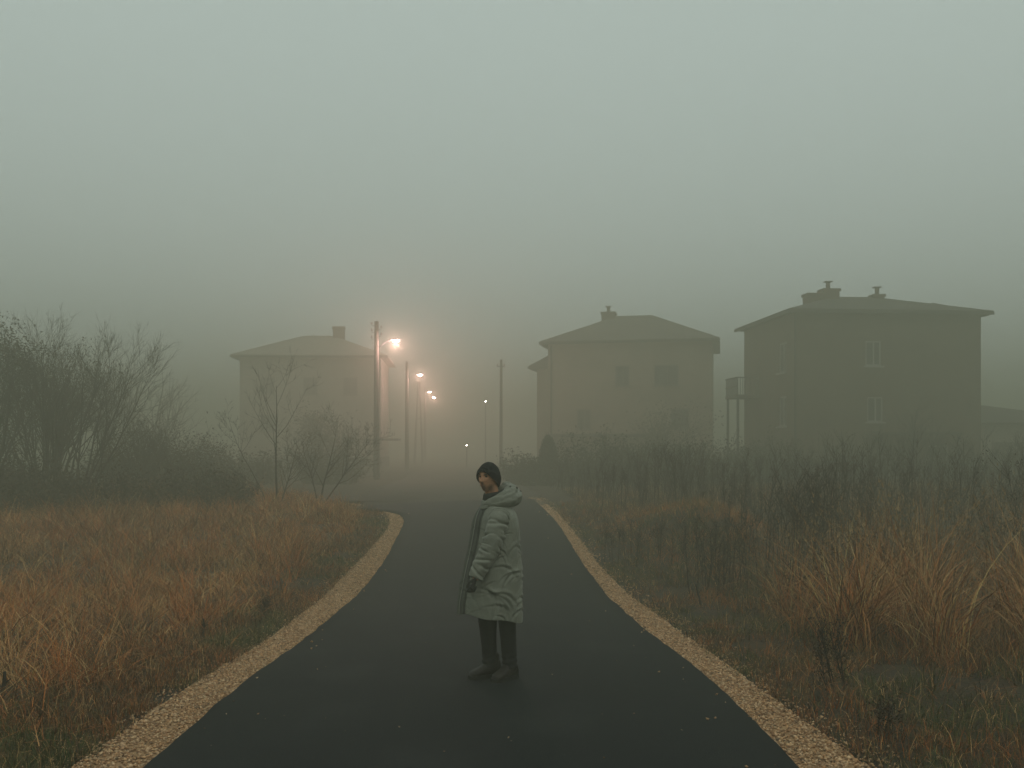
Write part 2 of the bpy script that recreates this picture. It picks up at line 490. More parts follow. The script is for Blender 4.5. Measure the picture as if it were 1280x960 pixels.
tag(link('low_verge_turf', B.mesh('low_verge_turf'), M['blade']), 'low dark green and brown turf along both gravel edges', 'grass', kind='stuff')

# right field: mixed brown grass between the weeds
B = Blades()
x, y = scatter(9500, 2.2, 24, 4.4, 42, 1.1)
o = off_r(x, y)
patch = fbm(x * .5, y * .5, 77)
edge = np.interp(y, [5, 9, 14, 20, 30], [2.6, 2.3, 1.6, .8, .5])
k = in_view(x, y) & (o > edge + 1.2 * (fbm(y * .6, x * .4, 81) - .5)) & (patch > .36)
x, y, o, patch = x[k], y[k], o[k], patch[k]; n = len(x)
mound = np.exp(-(((x - 4.0) / 1.7) ** 2 + ((y - 22) / 4) ** 2))
hgt = np.interp(o, [0, 2, 5], [.22, .4, .62]) * (.7 + .7 * fbm(x * .7, y * .7, 83)) * (1 - .45 * mound)
col = pick([RUST, TAN, UMBER, DARK, OLIVE], [.22, .20, .34, .14, .10], n)
dk = (y > 13) & (rng.random(n) < .75)
col[dk] = pick([DARK, UMBER * .8, OLIVE * .7, RUST * .5], [.4, .35, .1, .15], dk.sum())
mm = mound > .35
col[mm] = pick([RUST * .95, UMBER * 1.6, TAN * .8], [.6, .25, .15], mm.sum())
tufts(B, x, y, rng.integers(11, 19, n), rng.uniform(.12, .26, n), hgt, col, .5, 1.2, .0055)
x, y = scatter(16000, 2.2, 14, 4.4, 24, 1.4)
k = in_view(x, y) & (off_r(x, y) > .4)
x, y = x[k], y[k]; n = len(x)
B.add(np.stack([x, y, ground(x, y) + rng.uniform(0, .07, n)], 1), rng.uniform(.12, .4, n), rng.uniform(1.1, 1.7, n), rng.normal(.1, .4, n), rng.uniform(0, 6.283, n), rng.uniform(.004, .0075, n) * (1 + .04 * np.maximum(y - 8, 0)),
      pick([RUST * .8, TAN * .8, UMBER, OLIVE, DARK], [.25, .12, .33, .15, .15], n) * rng.uniform(.5, 1.15, (n, 1)), 2)
tag(link('brown_field_grass', B.mesh('brown_field_grass'), M['blade']), 'brown dead grass between the weeds right of the path', 'grass', kind='stuff')

# ------------------------------------------------------------------ tall arching tussocks on the right, one by one
tus = [  # x, y, height, blades, colour, label
    (4.15, 10.4, 1.80, 775, TAN * .55 + RUST * .5, 'large rust tan grass tussock arching over the turf beside the right verge'),
    (5.15, 9.6, 1.67, 775, TAN * .75 + RUST * .2, 'straw coloured grass tussock spilling forward at the right picture edge'),
    (3.55, 11.6, 1.49, 475, RUST * .8 + UMBER * .2, 'reddish grass tussock nearest the dark weeds right of the path'),
    (4.75, 12.6, 1.92, 650, TAN * .8, 'pale feathery grass tussock with long drooping plumes behind the large tan one'),
    (6.3, 11.8, 1.98, 775, TAN * .7 + RUST * .2, 'tall brown grass tussock at the right edge rising highest against the weeds'),
    (5.9, 14.2, 1.86, 600, RUST * .7 + TAN * .3, 'rust grass tussock half hidden behind the tallest tussocks'),
    (7.6, 13.6, 1.86, 600, RUST * .8 + TAN * .2, 'reddish tussock cut by the right picture edge below the far garage'),
    (3.9, 13.6, 1.36, 400, UMBER * .9 + RUST * .3, 'thin brown tussock among dark stalks behind the reddish one'),
]
for (x, y, h, nb, c, lab) in tus:
    root = empty('grass_tussock', (x, y, float(ground(x, y))))
    tag(root, lab, 'grass tussock', 'tall grass tussocks on the right')
    B = Blades()
    for k_ in range(5):
        q = int(nb * .72) // 5
        ox, oy = rng.normal(0, .36, 2)
        a = rng.uniform(0, 6.283, q); r = .2 * rng.random(q)
        base = np.stack([ox + r * np.cos(a), oy + r * np.sin(a), 0 * r - .03], 1)
        ln = rng.uniform(0, 6.283)
        ph = np.where(rng.random(q) < .7, rng.uniform(0, 6.283, q), ln + rng.normal(0, .7, q))
        B.add(base, h * rng.uniform(.5, 1.15, q), np.abs(rng.normal(.08, .2, q)) + .25 * rng.random(q), np.abs(rng.normal(1.5, 1.0, q)), ph, rng.uniform(.005, .0115, q),
              np.clip(pick([c, c, STRAW * .9, UMBER * .7, RUST], [.27, .12, .2, .23, .18], q) * rng.uniform(.5, 1.3, (q, 1)) * rng.normal(1, .06, (q, 3)), .01, .6), 6)
    link('leaf_blades', B.mesh('leaf_blades'), M['blade'], root)
    # feathery heads
    B = Blades()
    q = nb // 14
    for _ in range(q):
        ph0 = rng.uniform(0, 6.283); ll = h * rng.uniform(.85, 1.15)
        p = np.array([*rng.normal(0, .2, 2), 0.0]); th = abs(rng.normal(.08, .08)); ka = abs(rng.normal(1.0, .4))
        d = np.array([math.cos(ph0), math.sin(ph0), 0]); pts = []
        for s in range(12):
            pts.append(p.copy()); p = p + ll / 12 * (math.sin(th) * d + math.cos(th) * np.array([0, 0, 1])); th += ka / 12
        m = 16
        ii = rng.integers(8, 12, m)
        B.add(np.array([pts[i] for i in ii]), rng.uniform(.04, .1, m), np.full(m, th * .8) + rng.normal(0, .3, m), rng.uniform(0, 1, m), ph0 + rng.normal(0, .6, m), rng.uniform(.003, .006, m),
              np.clip(STRAW * .75 * rng.uniform(.7, 1.1, (m, 1)), .01, .6), 2)
    sd = link('seed_plumes', B.mesh('seed_plumes'), M['blade'], root); sd['kind'] = 'stuff'

# ------------------------------------------------------------------ branching plants
class Tubes:
    """polylines with radii, meshed in groups"""
    def __init__(self): self.g = {}
    def add(self, pts, rad, sides):
        self.g.setdefault((len(pts), sides), []).append((pts, rad))
    def mesh(self, name, offset=(0, 0, 0)):
        Vs, Fs, n0 = [], [], 0
        for (N, S), L in self.g.items():
            P = np.array([a for a, b in L], float); Rd = np.array([b for a, b in L], float)
            T = np.gradient(P, axis=1); T /= np.linalg.norm(T, axis=2, keepdims=True) + 1e-9
            ref = np.where(np.abs(T[:, :1, 2:3]) < .8, np.array([0, 0, 1.0]), np.array([1.0, 0, 0]))
            U = np.cross(T, ref); U /= np.linalg.norm(U, axis=2, keepdims=True) + 1e-9
            W = np.cross(T, U)
            a = 2 * np.pi * np.arange(S) / S
            ring = P[:, :, None] + Rd[:, :, None, None] * (U[:, :, None] * np.cos(a)[None, None, :, None] + W[:, :, None] * np.sin(a)[None, None, :, None])
            M_ = len(L)
            Vs.append(ring.reshape(-1, 3))
            i, k = np.meshgrid(np.arange(N - 1), np.arange(S), indexing='ij')
            q = np.stack([i * S + k, i * S + (k + 1) % S, (i + 1) * S + (k + 1) % S, (i + 1) * S + k], -1).reshape(-1, 4)
            Fs.append((q[None] + N * S * np.arange(M_)[:, None, None]).reshape(-1, 4) + n0)
            n0 += M_ * N * S
        return np_mesh(name, np.concatenate(Vs) - np.array(offset), np.concatenate(Fs))

def unit(v): return v / (np.linalg.norm(v) + 1e-9)

def limb(start, d, length, wig, up, npts):
    pts = [start.copy()]; p = start.copy(); d = unit(d)
    for i in range(npts - 1):
        d = unit(d + rng.normal(0, wig, 3) + np.array([0, 0, up]))
        p = p + d * length / (npts - 1); pts.append(p.copy())
    return np.array(pts)

def grow(trunk, twigs, start, d, length, rad, level, cfg, tips):
    npts = 7 if level == 0 else (5 if level < cfg['levels'] - 1 else 4)
    pts = limb(start, d, length, cfg['wig'] * (1 + .3 * level), cfg['up'][min(level, len(cfg['up']) - 1)], npts)
    end = rad * (.2 if level < cfg['levels'] else .25)
    rr = np.linspace(rad, end, npts)
    (trunk if level <= cfg.get('trunk_level', 0) else twigs).add(pts, rr, 6 if level == 0 else (4 if level == 1 else 3))
    tips.append(pts[-1]); 
    if level >= cfg['levels']: return
    nk = cfg['kids'][level]
    nk = max(1, int(rng.normal(nk, nk * .2)))
    for j in range(nk):
        f = rng.uniform(cfg['from'][min(level, len(cfg['from']) - 1)], 1.0) ** .9
        q = f * (npts - 1); i = min(int(q), npts - 2)
        p = pts[i] + (pts[i + 1] - pts[i]) * (q - i)
        t = unit(pts[i + 1] - pts[i])
        side = unit(np.cross(t, rng.normal(0, 1, 3)))
        an = rng.normal(cfg['angle'], .16)
        nd = t * math.cos(an) + side * math.sin(an)
        grow(trunk, twigs, p, nd, length * cfg['len'][min(level, len(cfg['len']) - 1)] * rng.uniform(.6, 1.15) * (1.15 - .5 * f), max(np.interp(q, np.arange(npts), rr) * .6, .0045), level + 1, cfg, tips)

def leaves_mesh(name, pts, size, cols, spread):
    n = len(pts)
    c = pts + rng.normal(0, spread, (n, 3))
    a = rng.normal(0, 1, (n, 3)); a /= np.linalg.norm(a, axis=1, keepdims=True)
    b = np.cross(a, rng.normal(0, 1, (n, 3))); b /= np.linalg.norm(b, axis=1, keepdims=True)
    s = (size * rng.uniform(.5, 1.2, n))[:, None]
    V = np.stack([c - a * s, c + b * s * .5, c + a * s, c - b * s * .5], 1).reshape(-1, 3)
    F = np.arange(4 * n).reshape(-1, 4)
    return np_mesh(name, V, F, np.repeat(cols, 4, 0))

def bare_tree(name, label, cat, x, y, stems, cfg, group=None, bark='bark', leaves=None, trunk_name='trunk', crown_name='crown', z=None):
    gz = float(ground(x, y)) if z is None else z
    root = empty(name, (x, y, gz))
    tag(root, label, cat, group)
    tr, tw, tips = Tubes(), Tubes(), []
    for (ox, oy, dx, dy, L, r) in stems:
        grow(tr, tw, np.array([ox, oy, -.1]), np.array([dx, dy, 1.0]), L, r, 0, cfg, tips)
    link(trunk_name, tr.mesh(trunk_name), M[bark], root)
    if tw.g: link(crown_name, tw.mesh(crown_name), M['twig'], root)
    if leaves:
        n, size, cols, spread, zmin = leaves
        tp = np.array(tips); tp = tp[tp[:, 2] > zmin]
        P = tp[rng.integers(0, len(tp), n)]
        link('leaves', leaves_mesh('leaves', P, size, cols(n), spread), M['blade'], root)
    return root

SHRUB = dict(levels=3, kids=[11, 7, 4], len=[.5, .55, .6], wig=.07, up=[.05, .09, .08], angle=.48, **{'from': [.25, .25, .2]})
def fan(n, spread, L, r, base=.25):
    out = []
    for i in range(n):
        a = rng.uniform(0, 6.283); s = spread * math.sqrt(rng.random())
        out.append((base * math.cos(a) * s / max(spread, .01), base * math.sin(a) * s / max(spread, .01), s * math.cos(a), s * math.sin(a), L * rng.uniform(.72, 1.05) * (1 - .25 * s), r * rng.uniform(.7, 1.1)))
    return out

dead_leaf = lambda n: pick([np.array([.06, .05, .028]), np.array([.045, .042, .025]), np.array([.08, .055, .03])], [.4, .4, .2], n)
bare_tree('bare_shrub', 'tall bare shrub with many upright stems, second from the left picture edge', 'shrub', -14.9, 32.0, fan(13, .34, 5.0, .05), SHRUB, 'bare shrubs on the left')
bare_tree('bare_shrub', 'wide fan shaped bare shrub leaning right, beside the bramble mound on the left', 'shrub', -13.6, 31.0, [(0, 0, .10, 0, 4.3, .042), (.15, .1, .34, 0, 4.4, .042), (.2, 0, .52, .1, 4.2, .038), (-.2, 0, -.1, .1, 4.2, .04), (.1, -.1, .62, -.1, 3.3, .034), (.3, .1, .42, -.2, 4.1, .036), (0, .2, .22, .2, 4.4, .04), (.1, .2, .05, -.2, 4.0, .036)], SHRUB, 'bare shrubs on the left')
bare_tree('bare_shrub', 'leafy dark shrub cut by the left picture edge, dead leaves still on its top', 'shrub', -17.2, 32.5, fan(12, .4, 5.0, .06), SHRUB, 'bare shrubs on the left', leaves=(9000, .055, dead_leaf, .22, 1.2))
bare_tree('bare_shrub', 'low bare shrub with fine twigs just right of the fan shaped one', 'shrub', -13.0, 35.5, fan(9, .6, 2.9, .035), SHRUB, 'bare shrubs on the left')
bare_tree('bare_shrub', 'bare shrub filling the dark gap behind the two tallest left shrubs', 'shrub', -17.0, 36.0, fan(13, .45, 4.6, .05), SHRUB, 'bare shrubs on the left', leaves=(4000, .06, dead_leaf, .3, .3))

# young trees before the left house
SAP = dict(levels=3, kids=[13, 6, 3], len=[.55, .5, .5], wig=.06, up=[.02, .2, .14], angle=.8, **{'from': [.22, .25, .2]})
bare_tree('bare_sapling', 'young bare tree with one straight leader and upcurved branches, nearest the path on the left', 'sapling', -6.95, 29.3, [(0, 0, -.02, 0, 3.75, .036), (-.1, 0, -.55, .1, 2.9, .024), (.06, 0, .5, 0, 2.1, .026)], SAP, 'bare saplings on the left', bark='bark_sap')
bare_tree('bare_sapling', 'smaller bare young tree leaning right between the leader sapling and the concrete pole', 'sapling', -6.1, 31.6, [(0, 0, .12, 0, 2.5, .035), (.05, 0, .55, 0, 2.7, .03), (-.05, .05, -.3, 0, 2.0, .03)], SAP, 'bare saplings on the left', bark='bark_sap')

# bramble mounds and thickets
def bramble(name, label, x, y, rx, ry, h, n, leafn, cols, cat='bush', group=None, size=.05):
    root = empty(name, (x, y, float(ground(x, y))))
    tag(root, label, cat, group)
    tw = Tubes(); tip = []
    for i in range(n):
        a = rng.uniform(0, 6.283); r = math.sqrt(rng.random()) * .75
        s = np.array([rx * r * math.cos(a), ry * r * math.sin(a), -.05])
        top = h * math.sqrt(max(0.05, 1 - r * r)) * rng.uniform(.75, 1.15)
        d = np.array([math.cos(a) * .5 + rng.normal(0, .4), math.sin(a) * .5 + rng.normal(0, .4), 1.2])
        pts = limb(s, d, top * 1.25, .16, -.05, 6)
        tw.add(pts, np.linspace(.012, .004, 6), 3); tip += list(pts[2:])
        for k in range(4):
            p = pts[rng.integers(1, 6)]
            q = limb(p, rng.normal(0, 1, 3) + np.array([0, 0, .6]), top * rng.uniform(.2, .45), .2, .0, 4)
            tw.add(q, np.linspace(.007, .003, 4), 3); tip += list(q[1:])
    link('stems', tw.mesh('stems'), M['twig'], root)
    if leafn:
        tp = np.array(tip)
        P = tp[rng.integers(0, len(tp), leafn)]
        P[:, 2] = np.maximum(P[:, 2], .05)
        link('foliage', leaves_mesh('foliage', P, size, cols(leafn), .10), M['blade'], root)
    return root
brown_leaf = lambda n: pick([np.array([.06, .045, .026]), np.array([.085, .058, .03]), np.array([.045, .042, .025])], [.45, .25, .3], n) * rng.uniform(.6, 1.3, (n, 1))
green_leaf = lambda n: pick([np.array([.035, .045, .022]), np.array([.05, .052, .026]), np.array([.03, .035, .02])], [.4, .3, .3], n) * rng.uniform(.6, 1.3, (n, 1))
G1 = 'bramble thickets on the left'
bramble('bramble_bush', 'large dark bramble mound sloping down to the path side, right of the bare shrubs', -13.6, 38.0, 2.4, 1.8, 1.9, 420, 9000, brown_leaf, group=G1, size=.06)
bramble('bramble_bush', 'lower shoulder of bramble trailing right from the dark mound towards the sapling', -11.4, 37.0, 1.7, 1.4, .85, 240, 4000, brown_leaf, group=G1, size=.055)
for x, y, rx, h, lab in [(-13.6, 27.2, 1.8, 1.25, 'low brown bramble patch at the left picture edge under the leafy shrub'),
                      (-11.2, 27.6, 1.6, 1.05, 'low brown bramble patch under the two tallest bare shrubs'),
                      (-9.2, 29.6, 1.6, 1.0, 'low brown bramble patch in front of the dark bramble mound'),
                      (-15.6, 29.2, 2.0, 1.6, 'tallest of the low bramble patches, behind the one at the left picture edge')]:
    bramble('bramble_patch', lab, x, y, rx, 1.1, h, 230, 5200, brown_leaf, group='low bramble patches on the left', size=.05)

# ------------------------------------------------------------------ weeds on the right
def weed_lines(h, kind):
    """stem, side branches and seed specks of a dead forb"""
    L = []; specks = []
    pts = limb(np.zeros(3), np.array([rng.normal(0, .1), rng.normal(0, .1), 1]), h, .05, .03, 5)
    L.append((pts, np.linspace(.007, .003, 5)))
    nb = rng.integers(7, 12)
    for j in range(nb):
        f = rng.uniform(.25, 1) if kind == 0 else rng.uniform(.55, 1)
        q = f * 4; i = min(int(q), 3); p = pts[i] + (pts[i + 1] - pts[i]) * (q - i)
        a = rng.uniform(0, 6.283)
        b = limb(p, np.array([math.cos(a) * .7, math.sin(a) * .7, .8]), h * rng.uniform(.12, .32), .12, .08, 4)
        L.append((b, np.linspace(.004, .002, 4)))
        for k in range(rng.integers(3, 7)): specks.append(b[rng.integers(1, 4)] + rng.normal(0, .03, 3))
    for k in range(14): specks.append(pts[rng.integers(1, 5)] + rng.normal(0, .04, 3))
    return L, np.array(specks)
proto = [weed_lines(1.0, k % 2) for k in range(10)]
def weed_mass(name, label, x, y, h, wid=1.0, cols=None, speck=.02):
    T = Tubes(); S = []
    gz = ground(x, y)
    for i in range(len(x)):
        L, sp = proto[rng.integers(0, 10)]
        a = rng.uniform(0, 6.283); c, s = math.cos(a), math.sin(a)
        Rm = np.array([[c, -s, 0], [s, c, 0], [0, 0, 1]])
        tl = rng.normal(0, .1, 2); o = np.array([x[i], y[i], gz[i] - .03])
        fat = wid * (1 + .03 * max(y[i] - 12, 0))
        for p, r in L:
            q = (p @ Rm.T) * np.array([.8, .8, 1]) * h[i]; q[:, 0] += q[:, 2] * tl[0]; q[:, 1] += q[:, 2] * tl[1]
            T.add(q + o, r * fat, 3)
        q = (sp @ Rm.T) * np.array([.8, .8, 1]) * h[i]; q[:, 0] += q[:, 2] * tl[0]; q[:, 1] += q[:, 2] * tl[1]
        S.append(q + o)
    stems = T.mesh(name)
    S = np.concatenate(S)
    me = leaves_mesh('seed_heads', S, speck, (cols or weed_col)(len(S)), .01)
    return stems, me
weed_col = lambda n: pick([np.array([.05, .029, .016]), np.array([.085, .045, .021]), np.array([.028, .02, .013])], [.4, .25, .35], n) * rng.uniform(.6, 1.3, (n, 1))
M['weed'] = mat('weed', (.022, .017, .013), .9, [(4, 3, (.055, .033, .02), .48, .62)])

x, y = scatter(5200, 1.5, 30, 13, 52, .9)
o = off_r(x, y)
lim = np.interp(y, [13, 17, 22, 28, 40], [1.7, 1.3, 3.3, 1.2, .9])
k = in_view(x, y, 1) & (o > lim) & (fbm(x * .5, y * .5, 91, 3) > .40) & ~((x > 6.2) & (y < 15))
x, y = x[k][:1900], y[k][:1900]
h = rng.uniform(.7, 1.7, len(x)) * np.clip(.25 + 1.45 * fbm(x * .45, y * .45, 92, 3), .5, 1.3) * np.interp(off_r(x, y), [1.5, 4], [.7, 1.0])
st, sp = weed_mass('weed_thicket', '', x, y, h)
o = tag(link('weed_thicket', st, M['weed']), 'dense mass of dead dark weeds filling the field before the houses', 'weeds', kind='stuff')
sub = link('seed_heads', sp, M['blade'], o); sub['kind'] = 'stuff'

# weeds that stand on their own
for (x, y, h, n, w, lab) in [
    (2.72, 8.5, .62, 5, .10, 'dark bushy weed standing alone on the turf nearest the right gravel edge'),
    (3.45, 16.3, 1.15, 26, .34, 'blackish clump of dead weeds at the foot of the grassy mound right of the path'),
    (4.75, 16.6, 1.85, 24, .36, 'tall dark upright weeds right of the grassy mound, highest before the fog'),
    (5.75, 18.5, 1.8, 18, .4, 'tall dark weed cluster behind the pale feathery tussock'),
    (6.9, 21.0, 2.15, 16, .35, 'very tall dark weed spray rising to the base line of the right house'),
    (2.75, 19.3, .75, 18, .4, 'low dark tangle of weed on the near side of the grassy mound by the gravel'),
    (2.55, 7.0, .3, 3, .08, 'short dark weed stub low in the right foreground turf'),
    (-3.35, 13.4, .3, 4, .1, 'small dark weed at the left gravel edge where the verge bends'),
]:
    root = empty('dead_weed', (x, y, float(ground(x, y))))
    tag(root, lab, 'weed', 'dead weeds that stand out from the field')
    T = Tubes(); S = []
    for i in range(n):
        L, spk = weed_lines(h * rng.uniform(.7, 1.05), i % 2)
        o_ = np.array([*rng.normal(0, w, 2), -.03])
        for p, r in L: T.add(p + o_, r * 1.1, 3)
        S.append(spk + o_)
    sm_ = link('stems', T.mesh('stems'), M['weed'], root); sm_['kind'] = 'stuff'
    S = np.concatenate(S)
    S = np.repeat(S, 3, 0)
    sd = link('seed_heads', leaves_mesh('seed_heads', S, .013, weed_col(len(S)), .02), M['blade'], root); sd['kind'] = 'stuff'

# snapped-off stalks
for (x, y, h, tl, lab) in [(2.78, 14.6, .34, -.25, 'short snapped stalk leaning left beside the right gravel edge'),
                           (-3.6, 11.6, .26, .02, 'short upright dark stalk poking from the rust grass left of the path'),
                           (-4.05, 7.9, .24, .1, 'short dark stalk in the yellow green grass of the left foreground')]:
    mb = MB()
    gz = float(ground(x, y))
    pts = [(0, 0, -.05), (tl * h * .3, 0, h * .35), (tl * h * .7, .01, h * .7), (tl * h, 0, h)]
    mb.tube(pts, [.017, .015, .014, .011], 6)
    mb.tube([(tl * h * .6, 0, h * .6), (tl * h * .6 + .05, .02, h * .75)], [.007, .004], 5)
    o = mb.build('snapped_stalk', M['weed']); o.location = (x, y, gz)
    tag(o, lab, 'stalk', 'snapped stalks in the grass')

# ------------------------------------------------------------------ houses
def wall_face(mb, W, H, holes, P, depth=.16):
    """a rectangle W x H with recessed openings; P(u, v, d) maps to space"""
    us = sorted({0, W} | {h[0] for h in holes} | {h[2] for h in holes}); vsx = sorted({0, H} | {h[1] for h in holes} | {h[3] for h in holes})
    for a, b in zip(us, us[1:]):
        for c, d in zip(vsx, vsx[1:]):
            if any(h[0] <= (a + b) / 2 <= h[2] and h[1] <= (c + d) / 2 <= h[3] for h in holes): continue
            mb.add([P(a, c, 0), P(b, c, 0), P(b, d, 0), P(a, d, 0)], [(0, 1, 2, 3)])
    for (a, c, b, d) in holes:
        for p, q in (((a, c), (b, c)), ((b, c), (b, d)), ((b, d), (a, d)), ((a, d), (a, c))):
            mb.add([P(*p, 0), P(*q, 0), P(*q, depth), P(*p, depth)], [(0, 1, 2, 3)])

def hip_roof(mb, x0, y0, x1, y1, z, rise, over, thick=.16, ridge=None):
    x0 -= over; y0 -= over; x1 += over; y1 += over
    w, d = x1 - x0, y1 - y0
    m = min(w, d) / 2
    if w >= d: r0, r1 = (x0 + m * .95, (y0 + y1) / 2), (x1 - m * .95, (y0 + y1) / 2)
    else: r0, r1 = ((x0 + x1) / 2, y0 + m * .95), ((x0 + x1) / 2, y1 - m * .95)
    v = [(x0, y0, z), (x1, y0, z), (x1, y1, z), (x0, y1, z), (x0, y0, z + thick), (x1, y0, z + thick), (x1, y1, z + thick), (x0, y1, z + thick), (*r0, z + rise), (*r1, z + rise)]
    f = [(3, 2, 1, 0), (0, 1, 5, 4), (1, 2, 6, 5), (2, 3, 7, 6), (3, 0, 4, 7)]
    f += [(4, 5, 9, 8), (5, 6, 9), (6, 7, 8, 9), (7, 4, 8)] if w >= d else [(4, 5, 8), (5, 6, 9, 8), (6, 7, 9), (7, 4, 8, 9)]
    mb.add(v, f)

def house(name, label, x, y, rz, W, D, H, mwall, front, left, chimneys, rise=2.1, plinth=1.1, frame='grey_frame', over=.6, roof='roof'):
    """local x runs along the front, y into the house; front/left: list of (u, v, w, h) openings"""
    gz = .2
    root = empty(name, (x, y, gz), rz)
    tag(root, label, 'house', 'two storey houses in the fog')
    PF = lambda u, v, d: (u, d, v)
    PL = lambda u, v, d: (d, D - u, v)
    hf = [(u, v, u + w, v + h) for u, v, w, h in front]
    hl = [(u, v, u + w, v + h) for u, v, w, h in left]
    mb = MB(); wall_face(mb, W, H, hf, PF); o = mb.build('wall', M[mwall], root)
    mb = MB(); wall_face(mb, D, H, hl, PL); mb.build('wall', M[mwall], root)
    mb = MB(); mb.add([(W, 0, 0), (W, D, 0), (W, D, H), (W, 0, H)], [(0, 1, 2, 3)]); mb.build('wall', M[mwall], root)
    mb = MB(); mb.add([(W, D, 0), (0, D, 0), (0, D, H), (W, D, H)], [(0, 1, 2, 3)]); mb.build('wall', M[mwall], root)
    mb = MB(); mb.box(-.06, -.06, -.5, W + .06, D + .06, plinth); mb.build('plinth', M['plinth'], root)
    for holes, P in ((hf, PF), (hl, PL)):
        for (a, c, b, d) in holes:
            fr = MB(); t = .07
            def bar(u0, v0, u1, v1, dp0, dp1):
                p = [P(u, v, q) for q in (dp0, dp1) for v in (v0, v1) for u in (u0, u1)]
                fr.add(p, [(0, 1, 3, 2), (4, 6, 7, 5), (0, 4, 5, 1), (2, 3, 7, 6), (0, 2, 6, 4), (1, 5, 7, 3)])
            bar(a + .001, c, a + t, d, .05, .13); bar(b - t, c, b - .001, d, .05, .13); bar(a + t, c + .001, b - t, c + t, .05, .13); bar(a + t, d - t, b - t, d - .001, .05, .13)
            mid = a + (b - a) * .55
            bar(mid - .035, c + t, mid + .035, d - t, .05, .13)
            w = fr.build('window', M[frame], root)
            pn = MB(); pn.add([P(a, c, .10), P(b, c, .10), P(b, d, .10), P(a, d, .10)], [(0, 1, 2, 3)]); pn.build('pane', M['pane'], w)
            fr = MB(); bar(a - .12, c - .09, b + .12, c - .005, -.14, .04); fr.build('sill', M[frame], w)
    mb = MB(); hip_roof(mb, 0, 0, W, D, H, rise, over); rf = mb.build('roof', M[roof], root)
    mb = MB()
    for (a0, b0, a1, b1) in ((-over - .01, -over - .03, W + over + .01, -over - .005), (-over - .03, -over - .03, -over - .005, D + over)):
        mb.box(a0, b0, H - .06, a1, b1, H + .1)
    mb.build('gutter', M['fascia'], root)
    for (cx_, cy_, w, d, z0, z1, pots) in chimneys:
        mb = MB(); mb.box(cx_, cy_, z0, cx_ + w, cy_ + d, z1 - .15); mb.box(cx_ - .06, cy_ - .06, z1 - .15, cx_ + w + .06, cy_ + d + .06, z1)
        for px_ in pots: mb.tube([(cx_ + px_, cy_ + d / 2, z1 - .02), (cx_ + px_, cy_ + d / 2, z1 + .38)], .13, 8)
        for px_ in pots: mb.box(cx_ + px_ - .2, cy_ + d / 2 - .2, z1 + .40, cx_ + px_ + .2, cy_ + d / 2 + .2, z1 + .45)
        mb.build('chimney', M['brick'], rf)
    return root

# right house
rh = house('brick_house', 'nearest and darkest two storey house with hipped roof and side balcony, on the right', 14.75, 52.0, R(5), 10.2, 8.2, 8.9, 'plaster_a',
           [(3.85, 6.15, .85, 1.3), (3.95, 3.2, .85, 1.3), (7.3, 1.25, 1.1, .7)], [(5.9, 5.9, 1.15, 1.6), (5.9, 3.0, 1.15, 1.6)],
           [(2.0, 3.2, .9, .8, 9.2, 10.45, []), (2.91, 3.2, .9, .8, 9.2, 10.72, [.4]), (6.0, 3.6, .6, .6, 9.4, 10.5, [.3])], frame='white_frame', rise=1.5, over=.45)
mb = MB(); mb.tube([(.0, -.12, 1.15), (.0, -.12, 8.9)], .06, 8); mb.build('downpipe', M['fascia'], rh)
# its balcony on the left flank
bal = MB(); bal.box(-1.35, 5.4, 4.72, -.01, 7.6, 4.9); fl = bal.build('balcony', M['plinth'], rh)
rl = MB()
for yy_ in np.arange(5.45, 7.6, .15): rl.box(-1.32, yy_, 4.9, -1.29, yy_ + .03, 5.85)
for xx_ in np.arange(-1.3, -.05, .15):
    rl.box(xx_, 5.42, 4.9, xx_ + .03, 5.45, 5.85)
rl.box(-1.36, 5.40, 5.85, -1.26, 7.6, 5.92); rl.box(-1.26, 5.40, 5.85, -.02, 5.47, 5.92)
rl.box(-1.36, 5.40, 5.35, -1.27, 7.6, 5.39)
rl.build('railing', M['dark_metal'], fl)
for yy_ in (5.5, 7.4):
    pm = MB(); pm.box(-1.3, yy_, -.1, -1.18, yy_ + .12, 4.72); pm.build('post', M['dark_metal'], fl)
# porch roof and ground-floor extension on the front
pm = MB(); pm.box(3.9, -1.5, 2.5, 8.4, -.08, 2.64); po = pm.build('porch_roof', M['roof'], rh)
for xx_ in (4.05, 8.15):
    pm = MB(); pm.box(xx_, -1.42, -.3, xx_ + .14, -1.28, 2.5); pm.build('post', M['plinth'], po)
# right wing with its own lower roof
pm = MB(); pm.box(7.1, .9, 0, 10.5, 9.6, 8.82); pm.build('wing_wall', M['plaster_a'], rh)
pm = MB(); hip_roof(pm, 7.2, .9, 10.4, 9.4, 8.86 + .06, .95, .5); pm.build('wing_roof', M['roof'], rh)

# middle house
mh = house('brick_house', 'middle house with one tall chimney left of its ridge, coloured paler to sink into the fog', 2.45, 68.0, R(-12), 11.0, 9.0, 8.9, 'plaster_b',
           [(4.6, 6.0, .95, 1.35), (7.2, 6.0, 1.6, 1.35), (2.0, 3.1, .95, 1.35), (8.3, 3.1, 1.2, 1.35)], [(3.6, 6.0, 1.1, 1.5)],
           [(3.2, 3.9, .95, .95, 9.6, 11.55, [.45])], rise=2.4, over=.5, roof='fog_mid_roof')
pm = MB(); pm.box(.6, -2.4, 2.55, 7.6, -.08, 2.75); po = pm.build('porch_roof', M['roof'], mh)
for xx_ in (.8, 4.0, 7.25):
    pm = MB(); pm.box(xx_, -2.3, -.3, xx_ + .3, -2.0, 2.55); pm.build('post', M['plinth'], po)
sm = MB()
for i in range(8): sm.box(3.0 + i * .32, -3.4, -.3, 3.32 + i * .32, -2.42, .2 + i * .26)
sm.build('stairs', M['plinth'], mh)
